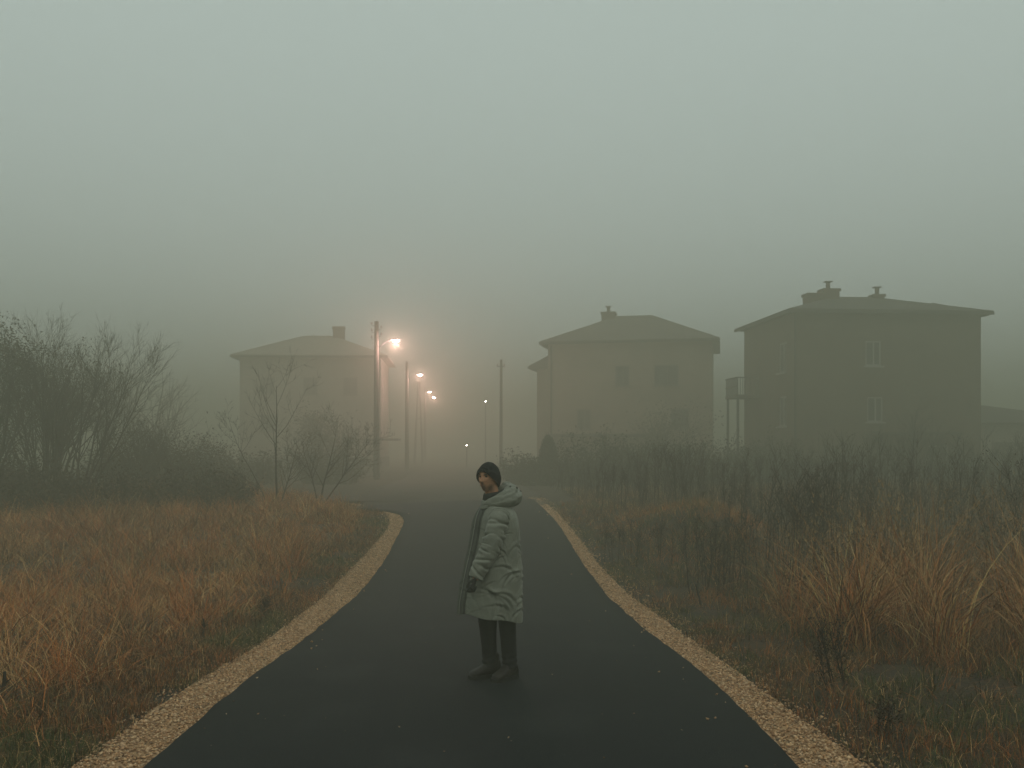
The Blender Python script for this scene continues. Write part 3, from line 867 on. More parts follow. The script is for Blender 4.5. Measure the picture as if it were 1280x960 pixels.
pm = MB(); pm.tube([(.25, -.12, 1.15), (.25, -.12, 8.8)], .06, 8); pm.build('downpipe', M['fascia'], mh)
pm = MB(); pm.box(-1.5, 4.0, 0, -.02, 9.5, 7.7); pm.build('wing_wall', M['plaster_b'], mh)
pm = MB(); pm.add([(-2.1, 3.5, 7.7), (-.01, 3.5, 8.75), (-.01, 10, 8.75), (-2.1, 10, 7.7), (-2.1, 3.5, 7.55), (-.01, 3.5, 7.55), (-.01, 10, 7.55), (-2.1, 10, 7.55)],
              [(0, 1, 2, 3), (4, 7, 6, 5), (0, 4, 5, 1), (1, 5, 6, 2), (2, 6, 7, 3), (3, 7, 4, 0)]); pm.build('wing_roof', M['roof'], mh)

# left house
lh = house('brick_house', 'palest house on the left, colours lightened to merge with the fog behind the bare saplings', -21.2, 77.5, R(3), 10.9, 9.0, 8.9, 'plaster_c',
           [(1.6, 6.0, 1.1, 1.35), (4.9, 6.0, 1.1, 1.35), (8.0, 6.0, 1.1, 1.35), (1.6, 3.1, 1.1, 1.35), (4.9, 3.1, 1.1, 1.35)], [], [(6.7, 3.9, .9, .9, 9.6, 11.8, [])], rise=2.2, roof='fog_pale_roof')
pm = MB(); pm.box(9.6, -1.6, 2.4, 12.4, 1.5, 2.55); pm.build('porch_roof', M['roof'], lh)

# low garage at the far right
gr = empty('garage', (29.3, 63.0, .2), R(2))
tag(gr, 'low building with shallow sloping roof at the right picture edge behind the dark house', 'garage')
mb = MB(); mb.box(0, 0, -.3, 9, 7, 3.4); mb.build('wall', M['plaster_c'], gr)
mb = MB(); mb.add([(-.5, -.6, 3.4), (9.5, -.6, 3.4), (9.5, 7.6, 3.4), (-.5, 7.6, 3.4), (1.2, 3.5, 4.75), (1.6, 3.5, 4.75)], [(3, 2, 1, 0), (0, 1, 5, 4), (1, 2, 5), (2, 3, 4, 5), (3, 0, 4)]); mb.build('roof', M['roof'], gr)
mb = MB(); mb.box(1.2, -.05, -.2, 3.9, -.01, 2.2); d_ = mb.build('door', M['door'], gr)
mb = MB(); mb.tube([(3.5, -.06, 1.0), (3.5, -.1, 1.0), (3.5, -.1, 1.2), (3.5, -.06, 1.2)], .015, 6); mb.build('handle', M['metal'], d_)

# ------------------------------------------------------------------ trees and bushes round the houses
FAR = dict(levels=2, kids=[13, 9], len=[.55, .5], wig=.08, up=[.03, .06, .05], angle=.7, **{'from': [.25, .2]})
bare_tree('bare_tree', 'small bare spreading tree in front of the dark right house', 'tree', 19.6, 49.0, [(0, 0, 0, 0, 3.6, .09), (.1, 0, .55, 0, 3.2, .07), (-.1, 0, -.55, 0, 3.2, .07), (0, .1, .2, .2, 3.4, .07), (.2, 0, .9, 0, 2.4, .05)], FAR, 'bare trees near the houses')
bare_tree('bare_tree', 'faint bare tree between the left shrubs and the palest house', 'tree', -21.0, 58.0, fan(6, .4, 6.0, .1), FAR, 'bare trees near the houses')
bare_tree('bare_tree', 'faint tall bare tree behind the left shrubs', 'tree', -24.5, 60.0, fan(7, .4, 7.0, .1), FAR, 'bare trees near the houses')
bare_tree('bare_tree', 'dark round headed bare tree left of the concrete pole before the palest house', 'tree', -10.6, 56.0, fan(10, .5, 3.4, .06), FAR, 'bare trees near the houses', leaves=(2600, .08, dead_leaf, .25, .2))
bare_tree('bare_tree', 'faint bare tree in front of the middle house porch', 'tree', 8.6, 58.0, fan(8, .45, 4.2, .07), FAR, 'bare trees near the houses', leaves=(1500, .08, dead_leaf, .3, .2))

def conifer(x, y, h, r, label):
    root = empty('conifer', (x, y, float(ground(x, y))))
    tag(root, label, 'conifer')
    mb = MB(); mb.tube([(0, 0, -.1), (0, 0, h * .5), (0, 0, h * .95)], [.07, .05, .01], 6); mb.build('trunk', M['bark'], root)
    n = 5000
    z = rng.random(n) ** .9
    rad = r * np.sqrt(np.clip(1 - ((z - .35) / .65) ** 2 * (z > .35), 0, 1)) * (.75 + .25 * rng.random(n)) * (.55 + .45 * np.minimum(z / .12, 1))
    a = rng.uniform(0, 6.283, n)
    rad = rad * (.85 + .3 * vnoise(a * 2, z * 7, 5))
    P = np.stack([rad * np.cos(a), rad * np.sin(a), z * h], 1)
    link('crown', leaves_mesh('crown', P, .08, green_leaf(n), .03), M['blade'], root)
conifer(1.72, 47.5, 2.35, .42, 'small dark rounded conifer by the path, left of the bushes before the middle house')
G2 = 'dark bushes before the middle house'
for x, y, rx, h, lab in [(-.1 + .75, 48.5, .9, 1.3, 'low bush left of the small conifer'),
                         (3.6, 46.0, 1.5, 2.1, 'dark bush just right of the small conifer'),
                         (6.0, 47.0, 1.7, 1.9, 'dark bush below the middle house porch stairs'),
                         (9.2, 47.5, 1.9, 1.8, 'dark bush below the right corner of the middle house'),
                         (12.2, 48.0, 1.6, 1.9, 'dark bush in the gap between the middle and the right house')]:
    bramble('dark_bush', lab, x, y, rx, 1.2, h, 170, 4200, green_leaf, group=G2, size=.075)
G3 = 'pale far bushes left of the street lamps'
for x, y, rx, h, lab in [(-9.0, 49.0, 1.8, 1.5, 'pale bush at the foot of the concrete pole'), (-12.6, 47.0, 2.0, 1.4, 'pale bush behind the smaller sapling'), (-16.0, 50.0, 2.2, 2.0, 'pale bush between bramble mound and left house')]:
    bramble('pale_bush', lab, x, y, rx, 1.3, h, 150, 3200, brown_leaf, group=G3, size=.075)

# ------------------------------------------------------------------ poles and street lamps
def street_lamp(x, y, label, top=8.95, lamp_h=8.0, arm=1.02, a_frame=False, watts=LAMP_W, insul=True, dx=0.0):
    gz = .2
    root = empty('street_lamp', (x, y, gz))
    tag(root, label, 'street lamp', 'lit street lamps in the fog')
    mb = MB()
    if a_frame:
        mb.tube([(-.55, 0, -.4), (-.12, 0, top)], [.13, .09], 8); mb.tube([(.35, 0, -.4), (.05, 0, top)], [.13, .09], 8)
        mb.box(-.30, -.05, top * .55, .22, .05, top * .55 + .1)
    else:
        mb.tube([(0, 0, -.4), (0, 0, top * .5), (0, 0, top)], [.185, .155, .12], 10)
    mb.build('pole', M['concrete'], root, smooth=False)
    hz_ = lamp_h - gz
    mb = MB()
    mb.tube([(.1, 0, hz_ - .35), (arm * .45, 0, hz_ - .05), (arm - .22, 0, hz_ + .09)], .03, 8)
    mb.tube([(-.02, 0, hz_ - .36), (.12, 0, hz_ - .36)], .045, 8)
    mb.build('arm', M['metal'], root)
    # lamp head: flattened canopy with a bowl underneath
    bm = bmesh.new(); bmesh.ops.create_uvsphere(bm, u_segments=16, v_segments=8, radius=1)
    for v in bm.verts:
        v.co.x *= .36; v.co.y *= .16; v.co.z *= .12 if v.co.z > 0 else .02
        v.co.x *= 1; v.co += Vector((arm + .03, 0, hz_ + .10))
    me = bpy.data.meshes.new('lamp_head'); bm.to_mesh(me); bm.free()
    hd = link('lamp_head', me, M['metal'], root, True)
    bm = bmesh.new(); bmesh.ops.create_uvsphere(bm, u_segments=14, v_segments=8, radius=1)
    for v in bm.verts:
        v.co.x *= .19; v.co.y *= .12; v.co.z *= .11 if v.co.z < 0 else .02
        v.co += Vector((arm + .06, 0, hz_ + .07))
    me = bpy.data.meshes.new('glass_bowl'); bm.to_mesh(me); bm.free()
    link('glass_bowl', me, M['bulb'], hd, True)
    ld = bpy.data.lights.new('street_light', 'POINT'); ld.energy = watts; ld.color = LAMP; ld.shadow_soft_size = .06
    lo = bpy.data.objects.new('street_light', ld); COL.objects.link(lo); lo.parent = root
    lo.location = (arm + .06, 0, hz_ - .14)
    if insul:
        for i, (s, zz) in enumerate(((-1, -.25), (-1, -.62), (-1, -1.0), (1, -.45), (1, -.85))):
            z = top + zz
            mb = MB(); mb.tube([(s * .1, 0, z), (s * .26, 0, z), (s * .27, 0, z + .10)], .018, 6)
            br = mb.build('bracket', M['dark_metal'], root)
            mb = MB(); mb.tube([(s * .27, 0, z + .08), (s * .27, 0, z + .14), (s * .27, 0, z + .2)], [.06, .05, .03], 8); mb.build('insulator', M['porcelain'], br)
    return root
street_lamp(-7.62, 56.0, 'nearest lit street lamp on the tall round concrete pole with insulators')
street_lamp(-8.65, 82.0, 'second lit street lamp along the street, on a plain round pole', insul=False)
street_lamp(-9.95, 107.0, 'third lit street lamp, on a splayed double pole', a_frame=True, insul=False)
street_lamp(-10.4, 119.0, 'farthest lit street lamp of the row on the left side of the street', insul=False)

def small_lamp(name, x, y, h, label, cat, strength_mat, watts):
    root = empty(name, (x, y, .2)); tag(root, label, cat)
    mb = MB(); mb.tube([(0, 0, -.3), (0, 0, h)], [.07, .045], 8); mb.build('pole', M['metal'], root)
    mb = MB(); mb.tube([(0, 0, h), (0, 0, h + .06), (0, 0, h + .2)], [.05, .16, .13], 10); hd = mb.build('lamp_head', M['dark_metal'], root)
    bm = bmesh.new(); bmesh.ops.create_uvsphere(bm, u_segments=12, v_segments=8, radius=.06)
    for v in bm.verts: v.co += Vector((0, -.12, h + .02))
    me = bpy.data.meshes.new('globe'); bm.to_mesh(me); bm.free()
    link('globe', me, M['bulb_far'], hd, True)
small_lamp('yard_lamp', -2.45, 92.0, 6.1, 'tiny pale lamp high beside the thin pole right of the street', 'lamp', 'bulb_far', 0)
small_lamp('gate_lamp', -4.0, 88.0, 2.05, 'tiny pale lamp low over the street above the person\'s head', 'lamp', 'bulb_far', 0)

# thin timber pole on the right side
pr = empty('utility_pole', (-.82, 73.0, .2))
tag(pr, 'thin unlit utility pole with small crossarm, just right of the street', 'utility pole')
mb = MB(); mb.tube([(0, 0, -.4), (.02, 0, 4), (.03, 0, 8.3)], [.13, .115, .09], 8); mb.build('pole', M['concrete'], pr)
mb = MB(); mb.box(-.3, -.14, 7.75, .3, -.1, 7.83); ca = mb.build('crossarm', M['dark_metal'], pr)
for s in (-.25, .25):
    mb = MB(); mb.tube([(s, -.12, 7.83), (s, -.12, 7.93), (s, -.12, 8.01)], [.05, .045, .03], 8); mb.build('insulator', M['porcelain'], ca)

# ------------------------------------------------------------------ the person
M['coat'] = mat('coat', (.185, .192, .15), .62, [(5, 4, (.15, .158, .124), .45, .7)], [(38, .35, .01), (140, .15, .003)], spec=.35, sheen=.15)
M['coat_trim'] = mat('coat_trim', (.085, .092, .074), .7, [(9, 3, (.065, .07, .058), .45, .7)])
M['zip'] = mat('zip', (.018, .02, .019), .5)
M['lining'] = mat('lining', (.022, .025, .022), .85)
M['trousers'] = mat('trousers', (.010, .010, .011), .9, [(12, 4, (.016, .016, .017), .5, .7)], [(60, .3, .004)])
M['boot'] = mat('boot', (.014, .011, .009), .55, [(15, 4, (.026, .02, .015), .5, .7)])
M['sole'] = mat('sole', (.009, .009, .009), .8)
M['knit'] = mat('knit', (.005, .006, .008), .95, bump=[(260, .6, .003)])
M['glove'] = mat('glove', (.035, .038, .034), .8, bump=[(160, .3, .003)])
M['skin'] = mat('skin', (.50, .25, .14), .5, [(30, 3, (.43, .20, .11), .45, .7)], spec=.35)
M['hair'] = mat('hair', (.018, .013, .010), .8)
M['eye'] = mat('eye', (.02, .015, .012), .25, spec=.5)

PX, PYY = -0.138, 8.6
_t = (PX - float(road_l(PYY))) / float(road_r(PYY) - road_l(PYY))
PZ0 = float(prof(PYY)) + .012 + .03 * (1 - (2 * _t - 1) ** 2)
person = empty('person', (PX, PYY, PZ0))
tag(person, 'person in long grey green padded coat and black beanie standing on the asphalt, looking back', 'person')
FW = np.array([-.87, -.5, 0.]); LF = np.array([.5, -.87, 0.]); UP = np.array([0, 0, 1.])

def grid_mesh(name, P, closed_u=True, closed_v=False):
    """P (nu, nv, 3) -> quad mesh; v wraps when closed_v"""
    nu, nv = P.shape[:2]
    iu = np.arange(nu if closed_u else nu - 1); iv = np.arange(nv if closed_v else nv - 1)
    a, b = np.meshgrid(iu, iv, indexing='ij'); a2, b2 = (a + 1) % nu, (b + 1) % nv
    F = np.stack([a * nv + b, a2 * nv + b, a2 * nv + b2, a * nv + b2], -1).reshape(-1, 4)
    return np_mesh(name, P.reshape(-1, 3), F)

def remesh(name, parts, voxel, material, parent, smooth_it=3):
    """fuse closed shells into one continuous surface"""
    vs_, fs_, n0 = [], [], 0
    mbx = MB()
    for V_, F_ in parts: mbx.add(V_, F_)
    me = bpy.data.meshes.new('tmp'); me.from_pydata(mbx.v, [], mbx.f); me.update()
    bm = bmesh.new(); bm.from_mesh(me); bmesh.ops.recalc_face_normals(bm, faces=bm.faces); bm.to_mesh(me); bm.free()
    o = bpy.data.objects.new('tmp', me); COL.objects.link(o)
    r = o.modifiers.new('r', 'REMESH'); r.mode = 'VOXEL'; r.voxel_size = voxel
    if smooth_it:
        s = o.modifiers.new('s', 'SMOOTH'); s.factor = .5; s.iterations = smooth_it
    dg = bpy.context.evaluated_depsgraph_get()
    res = bpy.data.meshes.new_from_object(o.evaluated_get(dg)); res.name = name
    bpy.data.objects.remove(o); bpy.data.meshes.remove(me)
    res.materials.clear()
    return link(name, res, material, parent, True)

def loft(pts, rads, n=16, flat=None):
    """closed tapered tube with rounded ends: (verts, faces)"""
    pts = np.array(pts, float); rads = np.array(rads, float)
    s = np.linspace(0, 1, len(pts)); q = np.linspace(0, 1, max(14, 4 * len(pts)))
    P = np.stack([np.interp(q, s, pts[:, k]) for k in range(3)], 1); r = np.interp(q, s, rads)
    for _ in range(3):
        P[1:-1] = (P[:-2] + 2 * P[1:-1] + P[2:]) / 4; r[1:-1] = (r[:-2] + 2 * r[1:-1] + r[2:]) / 4
    T = np.gradient(P, axis=0); T /= np.linalg.norm(T, axis=1, keepdims=True)
    P = np.concatenate([[P[0] - T[0] * r[0] * .6], [P[0] - T[0] * r[0] * .35], P, [P[-1] + T[-1] * r[-1] * .35], [P[-1] + T[-1] * r[-1] * .6]])
    r = np.concatenate([[r[0] * .35], [r[0] * .8], r, [r[-1] * .8], [r[-1] * .35]])
    T = np.concatenate([T[:1], T[:1], T, T[-1:], T[-1:]])
    ref = np.array([1., 0, 0]) if abs(T[len(T) // 2, 0]) < .8 else np.array([0, 1., 0])
    U = np.cross(T, ref); U /= np.linalg.norm(U, axis=1, keepdims=True); W = np.cross(T, U)
    a = 2 * np.pi * np.arange(n) / n
    ring = P[:, None] + r[:, None, None] * (U[:, None] * np.cos(a)[None, :, None] + W[:, None] * np.sin(a)[None, :, None] * (1 if flat is None else flat))
    N = len(P)
    F = [(i * n + k, i * n + (k + 1) % n, (i + 1) * n + (k + 1) % n, (i + 1) * n + k) for i in range(N - 1) for k in range(n)]
    F += [tuple(range(n))[::-1], tuple(range((N - 1) * n, N * n))]
    return [tuple(v) for v in ring.reshape(-1, 3)], F

# ---- head (face along -y before turning)
HC = np.array([-.064, -.03, 1.735]); HY = R(-33)     # turns the face towards the viewer's left
ch, sh = math.cos(HY), math.sin(HY)
HR = np.array([[ch, -sh, 0], [sh, ch, 0], [0, 0, 1.]])
def head_pt(p): return np.asarray(p) @ HR.T + HC
nu, nv = 72, 56
az = 2 * np.pi * np.arange(nu) / nu; el = np.linspace(-np.pi / 2 + .04, np.pi / 2 - .04, nv)
A_, E_ = np.meshgrid(az, el, indexing='ij')
hx, hy, hz_ = np.sin(A_) * np.cos(E_), -np.cos(A_) * np.cos(E_), np.sin(E_)
front = np.clip(-hy, 0, 1)
low = np.clip(-hz_, 0, 1)
fat = np.where(hz_ < 0, np.maximum(np.cos(E_), .02) ** -.42, 1.0)
X_ = .077 * hx * fat * (1 - .30 * low ** 1.5); Y_ = .098 * hy * np.where(hy > 0, 1 - .45 * low, fat * (1 - .10 * low)); Z_ = .124 * hz_
g = lambda x0, z0, sx, sz: np.exp(-((hx - x0) / sx) ** 2 - ((hz_ - z0) / sz) ** 2) * (hy < 0)
Y_ = Y_ - .010 * g(0, -.84, .3, .16) - .008 * g(0, -.5, .30, .14)                        # chin, mouth
Y_ = Y_ - .034 * g(0, -.24, .14, .14) - .017 * g(0, -.02, .10, .22)                      # nose
Y_ = Y_ - .008 * g(.0, .26, .6, .1)                                                      # brow
Y_ = Y_ + .017 * g(.36, .08, .17, .11) + .017 * g(-.36, .08, .17, .11)                   # eye sockets
Y_ = Y_ - .006 * g(.5, -.2, .2, .16) - .006 * g(-.5, -.2, .2, .16)                       # cheekbones
Y_ = Y_ + .005 * g(0, -.385, .16, .04) + .005 * g(0, -.545, .2, .025)                    # under the nose, lips
HP = np.stack([X_, Y_, Z_], -1)
HV = head_pt(HP.reshape(-1, 3))
HF = [(a * nv + b, ((a + 1) % nu) * nv + b, ((a + 1) % nu) * nv + b + 1, a * nv + b + 1) for a in range(nu) for b in range(nv - 1)]
HF += [tuple(a * nv for a in range(nu)), tuple(a * nv + nv - 1 for a in range(nu))[::-1]]

# ---- joints
SH_L = np.array([.055, -.185, 1.405]); EL_L = np.array([-.06, -.275, 1.10]); WR_L = np.array([-.165, -.315, .905])
SH_R = np.array([-.10, .165, 1.405]); EL_R = np.array([-.06, .275, 1.10]); WR_R = np.array([-.115, .285, .86])
KN_R = np.array([-.07, .04, .50]); AN_R = np.array([-.045, .035, .11]); KN_L = np.array([.092, -.03, .50]); AN_L = np.array([.122, -.03, .11])
parts = [(list(map(tuple, HV)), HF),
         loft([(.0, .0, .86), (-.005, 0, 1.0), (-.005, 0, 1.2), (0, 0, 1.36), (.0, 0, 1.43)], [.13, .12, .135, .12, .07]),
         loft([(.0, .0, 1.40), (-.02, -.01, 1.52), (-.045, -.022, 1.66)], [.06, .058, .058]),
         loft([SH_L * [.4, .4, 1], SH_L, EL_L, WR_L], [.06, .055, .042, .03]), loft([SH_R * [.4, .4, 1], SH_R, EL_R, WR_R], [.06, .055, .042, .03]),
         loft([(-.05, .06, .9), KN_R, AN_R], [.085, .056, .04]), loft([(.06, -.06, .9), KN_L, AN_L], [.085, .056, .04])]
for an in (AN_R, AN_L):
    parts.append(loft([an + [0.02, .01, -.03], an + np.array([0, 0, -.065]) + FW * .05, an + np.array([0, 0, -.075]) + FW * .10], [.028, .024, .016]))
def hand_parts(wr, d, back, inn, curl=1.0):
    """palm, four unequal fingers and a thumb; d points to the fingertips, back to the back of the hand, inn to the thumb side"""
    P = []
    P.append(loft([wr - d * .02, wr + d * .03 + inn * .002, wr + d * .085], [.027, .034, .036], 14, .5 if abs(d[0]) < .8 else None))
    for i, (o, ln) in enumerate(((.027, .072), (.009, .08), (-.009, .075), (-.026, .058))):
        k0 = wr + d * .085 + inn * o
        c1 = d * math.cos(.5 * curl) - back * math.sin(.5 * curl); c2 = d * math.cos(1.35 * curl) - back * math.sin(1.35 * curl); c3 = d * math.cos(2.1 * curl) - back * math.sin(2.1 * curl)
        P.append(loft([k0 - d * .02, k0, k0 + c1 * ln * .45, k0 + c1 * ln * .45 + c2 * ln * .32, k0 + c1 * ln * .45 + c2 * ln * .32 + c3 * ln * .23], [.0105, .0105, .0098, .009, .0075], 10))
    t0 = wr + d * .02 + inn * .028
    P.append(loft([t0 - inn * .012, t0 + inn * .012 + d * .02 - back * .006, t0 + inn * .018 + d * .05 - back * .016, t0 + inn * .008 + d * .072 - back * .026], [.013, .0125, .011, .008], 10))
    return P
dL = unit(np.array([-.30, -.12, -1.0])); inL = unit(FW - dL * FW.dot(dL)); bkL = unit(np.cross(inL, dL))
if bkL.dot(LF) < 0: bkL = -bkL
dR = unit(np.array([-.15, .02, -1.0])); inR = unit(FW - dR * FW.dot(dR)); bkR = unit(np.cross(inR, dR))
if bkR.dot(-LF) < 0: bkR = -bkR
remesh('body', parts, .0058, M['skin'], person, 2)
glv = remesh('glove', hand_parts(WR_L, dL, bkL, inL, .95), .003, M['glove'], person, 2)
remesh('glove', hand_parts(WR_R, dR, bkR, inR, .8), .003, M['glove'], person, 2)

# ---- face details
sn, sl = M['skin'].node_tree.nodes, M['skin'].node_tree.links            # dark stubble round the mouth and jaw
tcn = sn.new('ShaderNodeTexCoord'); old = sn['Principled BSDF'].inputs['Base Color'].links[0].from_socket
for c_, r0, r1 in (((0, -.10, -.098), .030, .052), ((0, -.106, -.050), .012, .026), ((.055, -.04, -.095), .02, .05), ((-.055, -.04, -.095), .02, .05)):
    ds = sn.new('ShaderNodeVectorMath'); ds.operation = 'DISTANCE'; ds.inputs[1].default_value = tuple(head_pt(np.array(c_)))
    sl.new(tcn.outputs['Object'], ds.inputs[0])
    mr_ = sn.new('ShaderNodeMapRange'); mr_.inputs['From Min'].default_value = r0; mr_.inputs['From Max'].default_value = r1; mr_.inputs['To Min'].default_value = .75; mr_.inputs['To Max'].default_value = 0
    sl.new(ds.outputs['Value'], mr_.inputs['Value'])
    mx_ = sn.new('ShaderNodeMix'); mx_.data_type = 'RGBA'; mx_.inputs['B'].default_value = (.05, .03, .02, 1)
    sl.new(mr_.outputs['Result'], mx_.inputs['Factor']); sl.new(old, mx_.inputs['A']); old = mx_.outputs['Result']
sl.new(old, sn['Principled BSDF'].inputs['Base Color'])
def blob(name, c, sx, sy, sz, material, parent, n=12):
    bm = bmesh.new(); bmesh.ops.create_uvsphere(bm, u_segments=n, v_segments=8, radius=1)
    for v in bm.verts:
        v.co = Vector(head_pt(np.array([v.co.x * sx + c[0], v.co.y * sy + c[1], v.co.z * sz + c[2]])))
    me = bpy.data.meshes.new(name); bm.to_mesh(me); bm.free()
    return link(name, me, material, parent, True)
for s in (-1, 1):
    blob('eye', (s * .029, -.0765, .010), .0145, .009, .0075, M['eye'], person)
    blob('eyebrow', (s * .031, -.0905, .0255), .020, .007, .0055, M['hair'], person)
blob('lips', (0, -.1035, -.064), .019, .006, .004, mat('lips', (.22, .085, .065), .5), person)

# ---- beanie
nu, nv = 120, 44
az = 2 * np.pi * np.arange(nu) / nu; tt = np.linspace(0, 1, nv)
A_, T_ = np.meshgrid(az, tt, indexing='ij')
edge = -.18 - .50 * (1 - np.cos(A_)) / 2 + .55 * ((1 + np.cos(A_)) / 2) ** 3            # elevation of the lower edge, low at the nape
E_ = np.pi / 2 * (1 - T_) * .998 + edge * T_
rib = .0012 * np.cos(A_ * 30) * np.clip(T_ * 1.6, 0, 1)
fold = .006 * (1 / (1 + np.exp(-(T_ - .70) / .018)))
s_ = 1 + (rib + fold) / .1 + .03 * (fbm(A_ * 1.4, T_ * 3, 15) - .5)
BX, BY, BZ = .096 * np.sin(A_) * np.cos(E_) * s_, -.112 * np.cos(A_) * np.cos(E_) * s_ + .004, .134 * np.sin(E_) * s_
BP = np.stack([BX, BY, BZ], -1)
inner = BP[:, -1:, :] * np.array([.93, .93, 1.0]); inner2 = inner + np.array([0, 0, .03])
BP = np.concatenate([BP, inner, inner2], 1)
me = grid_mesh('beanie', head_pt(BP.reshape(-1, 3)).reshape(BP.shape))
link('beanie', me, M['knit'], person, True)

# ---- coat body
prow = np.array([  # z, a (across), b (front to back), dx, dy
    [.50, .282, .262, -.056, .0], [.62, .284, .260, -.052, 0], [.80, .274, .246, -.040, 0], [.97, .258, .224, -.028, 0], [1.10, .246, .200, -.018, 0], [1.22, .240, .182, -.010, 0], [1.32, .236, .170, -.006, 0],
    [1.39, .222, .158, -.002, 0], [1.44, .188, .142, .002, 0], [1.48, .142, .122, .0, 0], [1.52, .100, .100, -.012, 0]])
nth, nz = 220, 190
th = 2 * np.pi * np.arange(nth) / nth
S_ = np.linspace(0, 1, nz)
zz0 = .50 + (1.52 - .50) * S_
col_ = [np.interp(zz0, prow[:, 0], prow[:, k]) for k in range(1, 5)]
for k in range(4):
    for _ in range(12): col_[k][1:-1] = (col_[k][:-2] + 2 * col_[k][1:-1] + col_[k][2:]) / 4
TH, ZZ = np.meshgrid(th, zz0, indexing='ij')
a_, b_, dx_, dy_ = [np.repeat(c[None], nth, 0) for c in col_]
hem = .035 * (1 + np.cos(TH)) + .010 * np.sin(TH * 2 + .5) + .008 * np.sin(TH * 5)
ZH = ZZ + hem * np.clip(1 - S_ / .55, 0, 1)[None] ** 1.5
U_, H_ = TH * .24, ZH
disp = .020 * (fbm(TH * 1.6 + 3, ZH * 4.2, 101, 3) - .5) + .010 * (fbm(TH * 4 + ZH * 3, ZH * 9 - TH * 1.5, 105, 3) - .5)
crg = np.random.default_rng(5)
def crease(disp, u0, z0, ang, ln, wd, amp):
    du = (U_ - u0 + math.pi * .24) % (2 * math.pi * .24) - math.pi * .24
    al = du * math.cos(ang) + (H_ - z0) * math.sin(ang); pe = -du * math.sin(ang) + (H_ - z0) * math.cos(ang)
    pe = pe + .35 * al * al / max(ln, .01)
    return disp - amp * np.exp(-(pe / wd) ** 2 - (al / ln) ** 2) + .6 * amp * np.exp(-((pe - 1.9 * wd) / (1.3 * wd)) ** 2 - (al / ln) ** 2)
for k in range(90):
    disp = crease(disp, crg.uniform(0, 2 * math.pi * .24), crg.uniform(.52, 1.35), crg.choice([-1, 1]) * crg.uniform(.25, 1.0), crg.uniform(.05, .12), crg.uniform(.006, .014), crg.uniform(.003, .0085))
# pulls that radiate from the hand and pocket on the left flank
for a0, ln in ((-1.15, .16), (-.9, .2), (-.65, .16), (-.35, .14), (-1.45, .14)):
    u0, z0 = 1.15 * .24 + .10 * math.cos(a0), .80 + .13 * math.sin(a0)
    disp = crease(disp, u0, z0, a0, ln, .013, .010)
for u0, z0, an in ((.52, .66, .5), (.60, .70, -.5), (.50, .60, .35), (.42, .92, .45), (.55, 1.05, .5), (.62, .86, -.4)):
    disp = crease(disp, u0, z0, an, .08, .012, .013)
disp *= 1 - .75 * np.exp(-(((TH + np.pi) % (2 * np.pi) - np.pi) / .55) ** 2)
disp *= np.clip((ZH - .47) / .05, .3, 1) * np.clip((1.5 - ZH) / .08, .2, 1)
sup = (np.abs(np.cos(TH)) ** 2.5 + np.abs(np.sin(TH)) ** 2.5) ** (-1 / 2.5)
ca, sa = np.cos(TH) * sup, np.sin(TH) * sup
def coat_point(ex):
    P = FW[None, None] * (ca * (b_ + disp + ex))[..., None] + LF[None, None] * (sa * (a_ + disp + ex))[..., None]
    P[..., 0] += dx_; P[..., 1] += dy_; P[..., 2] = ZH
    return P
CP = coat_point(0)
ins = CP[:, :1] * np.array([.965, .965, 1]) + np.array([0, 0, .004]); ins2 = CP[:, :1] * np.array([.94, .94, 1]) + np.array([0, 0, .16])
coat = link('coat', grid_mesh('coat', np.concatenate([ins2, ins, CP], 1)), M['coat'], person, True)
# front flap and zip: strips that ride on the coat front
def coat_strip(name, t0, t1, zlo, zhi, lift, material, parent):
    n = 9
    ts = np.linspace(t0, t1, n); iz = np.where((zz0 > zlo) & (zz0 < zhi))[0]
    rows = []
    for i in iz:
        base = coat_point(0)[:, i] if False else CP[:, i]
        w = .24 / max(np.hypot(a_[0, i], 0), .05)
        tq = (ts * w) % (2 * np.pi)
        p = np.stack([np.interp(tq, np.append(th, 2 * np.pi), np.append(base[:, k], base[0, k])) for k in range(3)], 1)
        d = p - np.array([dx_[0, i], dy_[0, i], 0]); d[:, 2] = 0; d /= np.linalg.norm(d, axis=1, keepdims=True)
        prof_ = np.full(n, lift); prof_[0] = prof_[-1] = -.004
        rows.append(p + d * prof_[:, None])
    P = np.array(rows)
    return link(name, grid_mesh(name, P, closed_u=False), material, parent, True)
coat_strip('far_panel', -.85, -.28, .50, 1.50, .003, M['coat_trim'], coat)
coat_strip('zip', -.26, .19, .50, 1.50, .004, M['zip'], coat)
coat_strip('front_flap', -.10, .10, .505, 1.50, .009, M['coat_trim'], coat)
coat_strip('flap_edge', .15, .185, .505, 1.48, .007, M['coat_trim'], coat)

